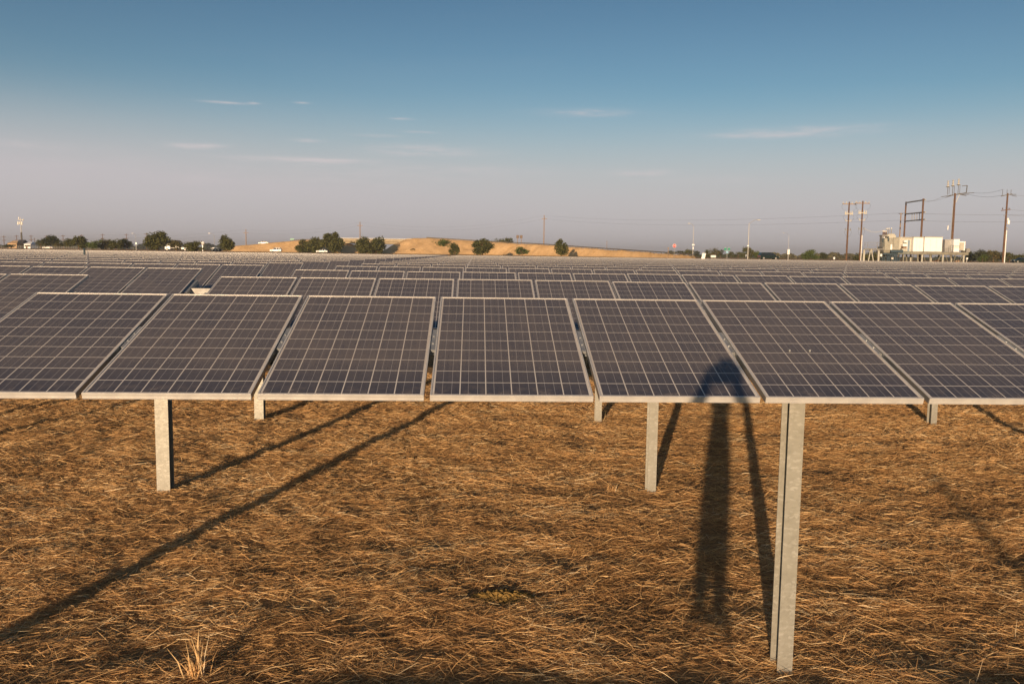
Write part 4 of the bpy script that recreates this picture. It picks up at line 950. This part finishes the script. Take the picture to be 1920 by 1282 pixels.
# right AC cabinets
a = S(1790, 472.4); root = empty('equipment_cabin', (a.x, YS, a.z)); tag(root, 'stepped white equipment cabin with grey end and air conditioner at platform right', 'cabin'); k_ = s
mb = MB(); mb.box(-15*k_, -3.5*k_, 1.0, 3.6, 0, 23.3*k_); mb.build('grey_end', M['metal'], root)
mb = MB(); mb.box(-3.4*k_, 8*k_, -.1, 3.4, 0, 24.2*k_); mb.build('wall', M['white'], root, bevel=.03)
mb = MB(); mb.box(8.05*k_, 20*k_, .0, 3.2, 0.3, 20.2*k_); mb.build('wall', M['white'], root, bevel=.03)
mb = MB(); mb.box(8.3*k_, 16*k_, -.25, -.02, 3.5*k_, 18*k_); 
for i in range(14): mb.box(8.6*k_, 15.7*k_, -.28, -.252, (4.2+i)*k_, (4.7+i)*k_)
mb.build('air_conditioner', M['cream'], root)
mb = MB(); mb.bar((-5*k_, -.4, 0), (-5*k_, -.4, 13*k_), .05, .05); mb.bar((-10*k_, -.4, 0), (-10*k_, -.4, 13*k_), .05, .05); mb.bar((-10*k_, -.4, 13*k_), (-5*k_, -.4, 13*k_), .05, .05); mb.bar((-4*k_,-.4,9*k_),(7*k_,-.4,9*k_),.04,.04); mb.bar((-4*k_,-.4,12*k_),(7*k_,-.4,12*k_),.04,.04); mb.build('handrail', M['tube'], root)
# control house with door left of containers
a = S(1702, 472); root = empty('control_room', (a.x, YS+.6, a.z)); tag(root, 'beige control room with blue door between transformer and short container', 'control room')
mb = MB(); mb.box(-16*k_, 9.2*k_, 0, 3, 0, 26*k_); mb.build('wall', M['cream'], root)
mb = MB(); mb.box(-16.5*k_, 9.3*k_, -.2, 3.1, 26.05*k_, 27.6*k_); mb.build('roof', M['cream'], root)
mb = MB(); mb.box(.5*k_, 1.4*k_, -.06, -.004, 1*k_, 23*k_); mb.box(6*k_, 6.5*k_, -.06, -.004, 1*k_, 23*k_); mb.build('door_frame', M['white'], root)
mb = MB(); mb.box(1.6*k_, 5.8*k_, -.05, -.004, 1*k_, 22*k_); d_ = mb.build('door', M['door'], root); mb = MB(); mb.box(5*k_, 5.3*k_, -.1, -.052, 10*k_, 12*k_); mb.build('handle', M['tube'], d_)
for (x0_, x1_, z0_, z1_, mm) in ((-9.5, -4.5, 17.5, 21.5, 'white'), (-12, -3.2, 10, 14.5, 'white'), (-13, -2.5, 0, 6, 'cream'), (-11, -4, 6.5, 9.5, 'woodpale')):
    mb = MB(); mb.box(x0_*k_, x1_*k_, -1.0, -.01, z0_*k_, z1_*k_); mb.build('meter_box', M[mm], root, bevel=.02)
# transformer
a = S(1671, 472.5); root = empty('power_transformer', (a.x, YS, a.z)); tag(root, 'beige power transformer with cooling fins and white-tipped bushings', 'transformer')
mb = MB(); mb.box(-15*k_, 12*k_, 0, 2.8, .4, 10*k_); mb.build('tank', M['cream'], root, bevel=.03)
for x0_, x1_, z1_, y_ in ((-14.5, -9.5, 26, -.3), (-6, .5, 26.3, -.35), (2.5, 14, 27.5, -.3), (-14.8, -6.5, 19.5, -.5)):
    mb = MB(); n = max(3, int((x1_-x0_)/1.3))
    for i in range(n): xx = x0_+(x1_-x0_)*(i+.5)/n; mb.box((xx-.38)*k_, (xx+.38)*k_, y_, y_+1.6, .35, z1_*k_)
    mb.box(x0_*k_, x1_*k_, y_+.15, y_+1.4, .4, z1_*k_-.1); mb.build('cooling_fins', M['cream'], root)
mb = MB(); mb.prism([(-8.5*k_,26*k_),(-8*k_,33*k_),(-4*k_,34.5*k_),(5*k_,34.5*k_),(8.5*k_,31*k_),(8.5*k_,26*k_)][::-1], .2, 2.2); mb.build('turret', M['cream'], root, bevel=.04)
mb = MB(); mb.box(-19*k_, -9*k_, .0, 1.4, 29.5*k_, 32*k_); mb.box(-18.5*k_, -17.5*k_, .2, 1.2, 8*k_, 29.5*k_); mb.build('header_pipe', M['tube'], root)
mb = MB(); mb.box(-18.2*k_, -15.2*k_, .2, 1.2, 8*k_, 26*k_); mb.box(-10*k_,-8.6*k_,-.55,-.3,20*k_,29.4*k_); mb.build('conduit', M['bluedark'], root)
for i, (x, z0_, z1_) in enumerate(((-14.5,32,38),(-12.5,32,38),(-10.5,32,38),(-8.2,33,38),(-7,34.6,43),(-3.3,34.6,43.5),(1.5,34.6,43.8))):
    mb = MB(); rr = .09
    prof = [(rr*.5, z0_*k_)]; nn = 5
    for j in range(nn): z = z0_+(z1_-z0_)*(j+.5)/nn; prof += [(rr*.6, (z-.3)*k_), (rr*1.25, z*k_)]
    mb.lathe(prof+[(rr*.5, z1_*k_)], (x*k_, .8, 0), 8); b = mb.build('bushing', M['wood' if i < 4 else 'tube'], root)
    mb = MB(); mb.lathe([(.05, z1_*k_),(.14, z1_*k_+.05),(.14, z1_*k_+.18),(.04, z1_*k_+.24)], (x*k_, .8, 0), 8); mb.build('terminal_cap', M['insul'], b)
mb = MB(); mb.box(-4.5*k_, -1*k_, -.52, -.37, 4*k_, 14*k_); mb.box(-17*k_,-15.5*k_,-.3,.19,26*k_,28.5*k_); mb.build('control_box', M['white'], root)
mb = MB(); mb.box(-15.5*k_, 13*k_, -.2, 3, -.18, .395); mb.build('plinth', M['deck'], root)
mb = MB(); mb.box(-5*k_, 19*k_, -.9, -.7, -1.2*k_, 4.2*k_); mb.build('splash_guard', M['bluedark'], root)
st_ = empty('transformer_stand', (S(1671, 480).x, YS, 0)); tag(st_, 'dark blue steel stand under the beige transformer', 'stand')
zt_ = S(1671, 472.5).z-.2
for px in (1666, 1669.5, 1674, 1677, 1680, 1683, 1687):
    mb = MB(); x = S(px, 480).x-st_.location.x; mb.box(x-.09, x+.09, .2, .38, -.1, zt_-.002); mb.box(x-.09, x+.09, 2.4, 2.58, -.1, zt_-.002); mb.build('leg', M['bluedark'], st_)
mb = MB(); mb.box(-1.8, 1.9, -.12, .19, zt_-.35, zt_-.05); mb.build('beam', M['bluedark'], st_)
mb = MB(); q = S(1671.5, 484).x-st_.location.x; mb.box(q-.22, q+.22, -.4, -.3, S(1671, 486.5).z, S(1671, 482.5).z); mb.build('notice_plate', M['insul'], st_)
# walkway bus structure
wk = empty('steel_walkway', (S(1638, 480).x, YS, 0)); tag(wk, 'open steel walkway with handrail and A-frame legs left of the transformer', 'walkway'); o2 = wk.location
mb = MB(); mb.bar(S(1620, 466.5)-o2, S(1656, 467.2)-o2, .3, .16)
for i in range(11): q = S(1621+i*3.3, 467.8+.05*i)-o2; mb.lathe([(.05,-.25),(.12,-.15),(.07,-.05),(.12,.05),(.05,.2)], (q.x, q.y-.3, q.z), 6)
mb.build('walkway_deck', M['tube'], wk)
mb = MB()
for dy in (0,):
    for py in (454.5, 459.7): mb.bar(S(1621, py)-o2, S(1655, py+.5)-o2, .06, .06)
    for px in (1621.5, 1627, 1644.5, 1655): mb.bar(S(px, 466.5)-o2, S(px+.2, 454.5)-o2, .06, .06)
mb.build('handrail', M['tube'], wk)
for px in (1619.5, 1647):
    mb = MB(); x = S(px, 480).x-o2.x; mb.box(x-.17, x+.17, -.15, .15, -.1, S(px, 468).z); mb.build('leg', M['cream'], wk)
for a_, b_ in (((1632, 470), (1626.5, 488)), ((1634, 470), (1639.5, 488))):
    mb = MB(); mb.bar(S(*a_)-o2, S(*b_)-o2-Vector((0,0,1.2)), .16, .16); mb.build('leg', M['cream'], wk)
mb = MB(); q = S(1633, 469)-o2; mb.box(q.x-.3, q.x+.3, -.2, .2, q.z-.25, q.z+.2); mb.build('gusset', M['cream'], wk)

# low wire fence line in front of the left houses
mb = MB(); a = at(-20, 462, 365); b = at(250, 462, 365)
n = 60
for i in range(n+1): x = a.x+(b.x-a.x)*i/n; mb.tube((x, 365, GZ-.1), (x, 365, GZ+1.15), .05, .05, 5)
for z in (.4, .75, 1.1): mb.bar((a.x, 364.93, GZ+z), (b.x, 364.93, GZ+z), .03, .03)
tag(mb.build('wire_fence', M['tube']), 'low wire fence in front of the trees on the far left', 'fence')

# ------------------------------------------------------------------ photographer whose shadow falls on the straw
AZ = R(16.55); ELV = R(7.5)
sh = Vector((math.sin(AZ), math.cos(AZ), 0))          # the way shadows point
PX = Vector((0, 0, 0)) - sh*.42
person = None
def skin_person():
    f = sh.copy(); rr = Vector((f.y, -f.x, 0)); c = PX.copy(); zf = .96
    def P(x, y, z): return c + rr*x + f*y + Vector((0,0,zf+z))
    V = [P(0,0,.92), P(0,0,1.10), P(0,.01,1.30), P(0,.01,1.42), P(0,.03,1.52), P(0,.05,1.60), P(0,.06,1.70),
         P(-.08,0,.88), P(-.085,.03,.48), P(-.11,0,.08), P(-.11,.12,.02),
         P(.07,0,.88), P(.055,.03,.48), P(.05,0,.08), P(.05,.12,.02),
         P(-.17,0,1.41), P(-.225,.10,1.60), P(-.105,.28,1.86),
         P(.17,0,1.41), P(.225,.10,1.60), P(.105,.28,1.86)]
    E_ = [(0,1),(1,2),(2,3),(3,4),(4,5),(5,6),(0,7),(7,8),(8,9),(9,10),(0,11),(11,12),(12,13),(13,14),(3,15),(15,16),(16,17),(3,18),(18,19),(19,20)]
    Rr = [.18,.165,.18,.15,.055,.085,.075,.14,.12,.085,.045,.14,.12,.085,.045,.07,.058,.042,.07,.058,.042]
    # hands: palm and five bent fingers rooted in it, closed on the camera sides
    for wi, sg in ((17, -1), (20, 1)):
        b = len(V); w = (V[wi]-c) ; x0, y0_, z0_ = w.dot(rr), w.dot(f), V[wi].z-zf
        V.append(P(x0-sg*.01, y0_+.02, z0_+.06)); E_.append((wi, b)); Rr.append(.026); V.append(P(x0-sg*.015, y0_+.03, z0_+.10)); E_.append((b, b+1)); Rr.append(.024)
        for k, (dx, ln) in enumerate(((-.03,.060),(-.01,.072),(.010,.078),(.028,.070))):
            i = len(V); V.append(P(x0-sg*.02, y0_+.03+dx, z0_+.13)); E_.append((b+1, i)); Rr.append(.009)
            V.append(P(x0-sg*(.03+.2*ln), y0_+.03+dx, z0_+.13+ln*.5)); E_.append((i, i+1)); Rr.append(.0085)
            V.append(P(x0-sg*(.03+.62*ln), y0_+.03+dx, z0_+.13+ln*.55)); E_.append((i+1, i+2)); Rr.append(.008)
        i = len(V); V.append(P(x0-sg*.035, y0_-.02, z0_+.08)); E_.append((b, i)); Rr.append(.011); V.append(P(x0-sg*.06, y0_-.035, z0_+.11)); E_.append((i, i+1)); Rr.append(.009)
    o0 = Vector((c.x, c.y, zf)); me = bpy.data.meshes.new('person'); me.from_pydata([v-o0 for v in V], E_, [])
    o = bpy.data.objects.new('person', me); col.objects.link(o); o.location = o0
    sk = o.modifiers.new('skin', 'SKIN'); sk.use_smooth_shade = True
    for i, r in enumerate(Rr): me.skin_vertices[0].data[i].radius = (r, r)
    me.skin_vertices[0].data[0].use_root = True
    ss = o.modifiers.new('sub', 'SUBSURF'); ss.levels = 2; ss.render_levels = 2
    # bake to plain mesh, paint clothes by height
    dg = bpy.context.evaluated_depsgraph_get(); m2 = bpy.data.meshes.new_from_object(o.evaluated_get(dg)); o.modifiers.clear(); o.data = m2
    m2.materials.clear()
    for k in ('skin','shirt','jeans','hair','dark'): m2.materials.append(M[k])
    for p in m2.polygons:
        z = p.center.z; x = (p.center - Vector((0,0,0))).x
        p.material_index = 4 if z < .09 else 2 if z < .98 else 1 if z < 1.49 and abs(x) < .30 else (1 if abs(x) > .13 and z < 1.66 else 3 if (z > 1.62 and abs(x) < .10) else 0); p.use_smooth = True
    tag(o, 'photographer in dark clothes holding a camera overhead, casting the central shadow', 'person')
    return o
person = skin_person()
# head detail: hair and cap-free head shape as a child
mb = MB(); mb.lathe([(.02,-.13),(.062,-.115),(.078,-.06),(.086,0),(.086,.05),(.07,.10),(.035,.128),(.004,.135)], (0,0,0), 16)
hd = mb.build('hair', M['hair'], person, smooth=True); hd.location = (.01, .03, 1.665)
# camera body held in the hands, just behind the viewpoint
body = MB(); body.box(-.088, .088, -.175, -.085, -.068, .060); body.box(-.045, .045, -.17, -.09, .060, .098); body.tube((0,-.085,0),(0,-.03,0), .038, .036, 16)
cb = body.build('held_camera', M['dark'], loc=(CAM.x, CAM.y, CAM.z-.004), bevel=.004); cb.rotation_euler = (R(-5.9), 0, -yaw)
tag(cb, 'black camera held overhead in both hands of the photographer', 'camera')
G1 = at(1745, 885, 10); d_ = G1-CAM; G1 = CAM + d_*(-CAM.z/d_.z); q = G1 - sh*24
mb = MB(); mb.tube((0,0,-.2), (0,0,24*math.tan(ELV)-.72), .055, .055, 8)
tag(mb.build('marker_stake', M['metal'], loc=(q.x, q.y, .72)), 'slim metal stake behind the viewpoint, casting the faint diagonal line on the right', 'stake')
root = empty('step_stool', (PX.x, PX.y, .70), -AZ); tag(root, 'small thin-legged step stool under the photographer feet, behind the viewpoint', 'stool')
mb = MB(); mb.box(-.2, .15, -.12, .2, .235, .25); mb.build('seat', M['metal'], root)
for sx in (-.19, .14):
    for yy in (-.11, .19): mb = MB(); mb.box(sx-.01, sx+.01, yy-.01, yy+.01, -.1, .2345); mb.build('leg', M['metal'], root)
# ------------------------------------------------------------------ light and sky
w = bpy.data.worlds.new('World'); sc.world = w; w.use_nodes = True
class W_: node_tree = w.node_tree
g = NB(W_); bg = w.node_tree.nodes['Background']
sky = g.n('ShaderNodeTexSky', sky_type='NISHITA'); sky.sun_disc = False; sky.sun_elevation = ELV
sky.sun_rotation = math.pi + AZ; sky.altitude = 50; sky.air_density = 1.0; sky.dust_density = 1.0; sky.ozone_density = 2.6
tc = g.n('ShaderNodeTexCoord').outputs['Generated']; sp = g.n('ShaderNodeSeparateXYZ'); g.l(tc, sp.inputs[0])
az = g.math('ARCTAN2', sp.outputs[0], sp.outputs[1]); el = g.math('ARCSINE', sp.outputs[2])
v = g.n('ShaderNodeCombineXYZ'); g.l(az, v.inputs[0]); g.l(el, v.inputs[1]); vec = v.outputs[0]
skyc = sky.outputs[0]
# dusty mauve layer low over the horizon, opposite the sun
low = g.rng(el, 0.03, .205, 1, 0); low.node.interpolation_type = 'SMOOTHERSTEP'
und = g.math('ADD', g.math('ADD', low, g.math('MULTIPLY', g.rng(az, .1, -.55), g.rng(el, .22, .05, 0, .22))), g.math('MULTIPLY', g.math('SUBTRACT', g.noise(g.mapping(vec, (1.4, 9, 1)), 1, 3), .5), .22))
low = g.math('MAXIMUM', 0., g.math('MINIMUM', 1., und))
SKYK = .125
away = g.rng(g.math('ADD', g.math('MULTIPLY', sp.outputs[0], math.sin(AZ)), g.math('MULTIPLY', sp.outputs[1], math.cos(AZ))), -.35, .35)   # 0 on the sun's side of the sky
low = g.math('MULTIPLY', low, away)
hi = g.math('MULTIPLY', g.rng(el, .06, .42, 0, 1), g.math('ADD', .35, g.math('MULTIPLY', away, .65)))
skyc = g.mix(1.0, skyc, skyc); tm = skyc.node; tm.blend_type = 'MULTIPLY'; g.l(g.mix(hi, (.80,.82,.81), (.225,.33,.375)), tm.inputs[7])
c = g.mix(g.math('MULTIPLY', low, .90), skyc, (3.42, 3.16, 3.32))
def pxdir(px, py):
    d = (fw*FPX + r2*(px-960) - u2*(py-641)).normalized(); return math.atan2(d.x, d.y), math.asin(d.z)
wn = g.noise(g.mapping(vec, (14, 110, 1)), 1, 7, .68); wf = g.rng(wn, .44, .72)
def wisp(px, py, wx, wy, k):
    a0, e0 = pxdir(px, py); dx = g.math('DIVIDE', g.math('SUBTRACT', az, a0), wx/FPX); dy = g.math('DIVIDE', g.math('SUBTRACT', el, e0), wy/FPX)
    q = g.math('ADD', g.math('MULTIPLY', dx, dx), g.math('MULTIPLY', dy, dy)); return g.math('MULTIPLY', g.math('EXPONENT', g.math('MULTIPLY', q, -1.)), k)
tot = None
for a in ((1480,249,120,8,.62),(1385,255,80,5,.45),(1570,240,70,5,.5),(1095,212,75,6,.75),(425,193,34,2.0,.9),(477,194,9,2,.9),(565,193,12,1.6,.7),(752,223,18,2.0,.9),(580,264,24,3,.95),(700,254,34,2.5,.8),(790,248,26,2.0,.7),(800,283,95,9,.8),(345,273,34,6,.8),(400,274,26,4,.7),(560,301,110,5,.8),(640,300,60,4,.5),(1195,324,50,5,.8),(1230,323,20,4,.6),(900,320,150,8,.4),(75,272,80,6,.4),(250,330,330,34,.22),(700,330,260,26,.22),(1330,338,110,8,.25)):
    q = wisp(*a); tot = q if tot is None else g.math('ADD', tot, q)
cf = g.math('MINIMUM', g.math('MULTIPLY', tot, g.math('ADD', .25, wf)), .8)
c = g.mix(g.math('MULTIPLY', cf, .85), c, (4.0, 3.6, 3.65))
g.l(c, bg.inputs[0]); bg.inputs[1].default_value = SKYK
sd = bpy.data.lights.new('sun', 'SUN'); sd.energy = 4.9; sd.angle = R(.53); sd.color = (1.0, .72, .46)
so = bpy.data.objects.new('sun', sd); col.objects.link(so)
dirv = Vector((math.sin(AZ)*math.cos(ELV), math.cos(AZ)*math.cos(ELV), -math.sin(ELV))); so.rotation_euler = dirv.to_track_quat('-Z', 'Y').to_euler()
sc.view_settings.view_transform = 'Standard'; sc.view_settings.look = 'None'; sc.view_settings.exposure = .44; sc.view_settings.gamma = 1
sc.cycles.max_bounces = 6; sc.cycles.use_denoising = True

# ------------------------------------------------------------------ thin evening air
HZ = True
if HZ:
    mb = MB(); mb.box(-4200, 4200, -260, 6200, -60, 60)
    hz = bpy.data.materials.new('evening_haze'); hz.use_nodes = True; nt = hz.node_tree; nt.nodes.remove(nt.nodes['Principled BSDF'])
    pv = nt.nodes.new('ShaderNodeVolumePrincipled'); pv.inputs['Color'].default_value = (.95, .93, .95, 1); pv.inputs['Density'].default_value = .00022; pv.inputs['Anisotropy'].default_value = .3
    nt.links.new(pv.outputs[0], nt.nodes['Material Output'].inputs['Volume'])
    tag(mb.build('haze', hz), kind='stuff')
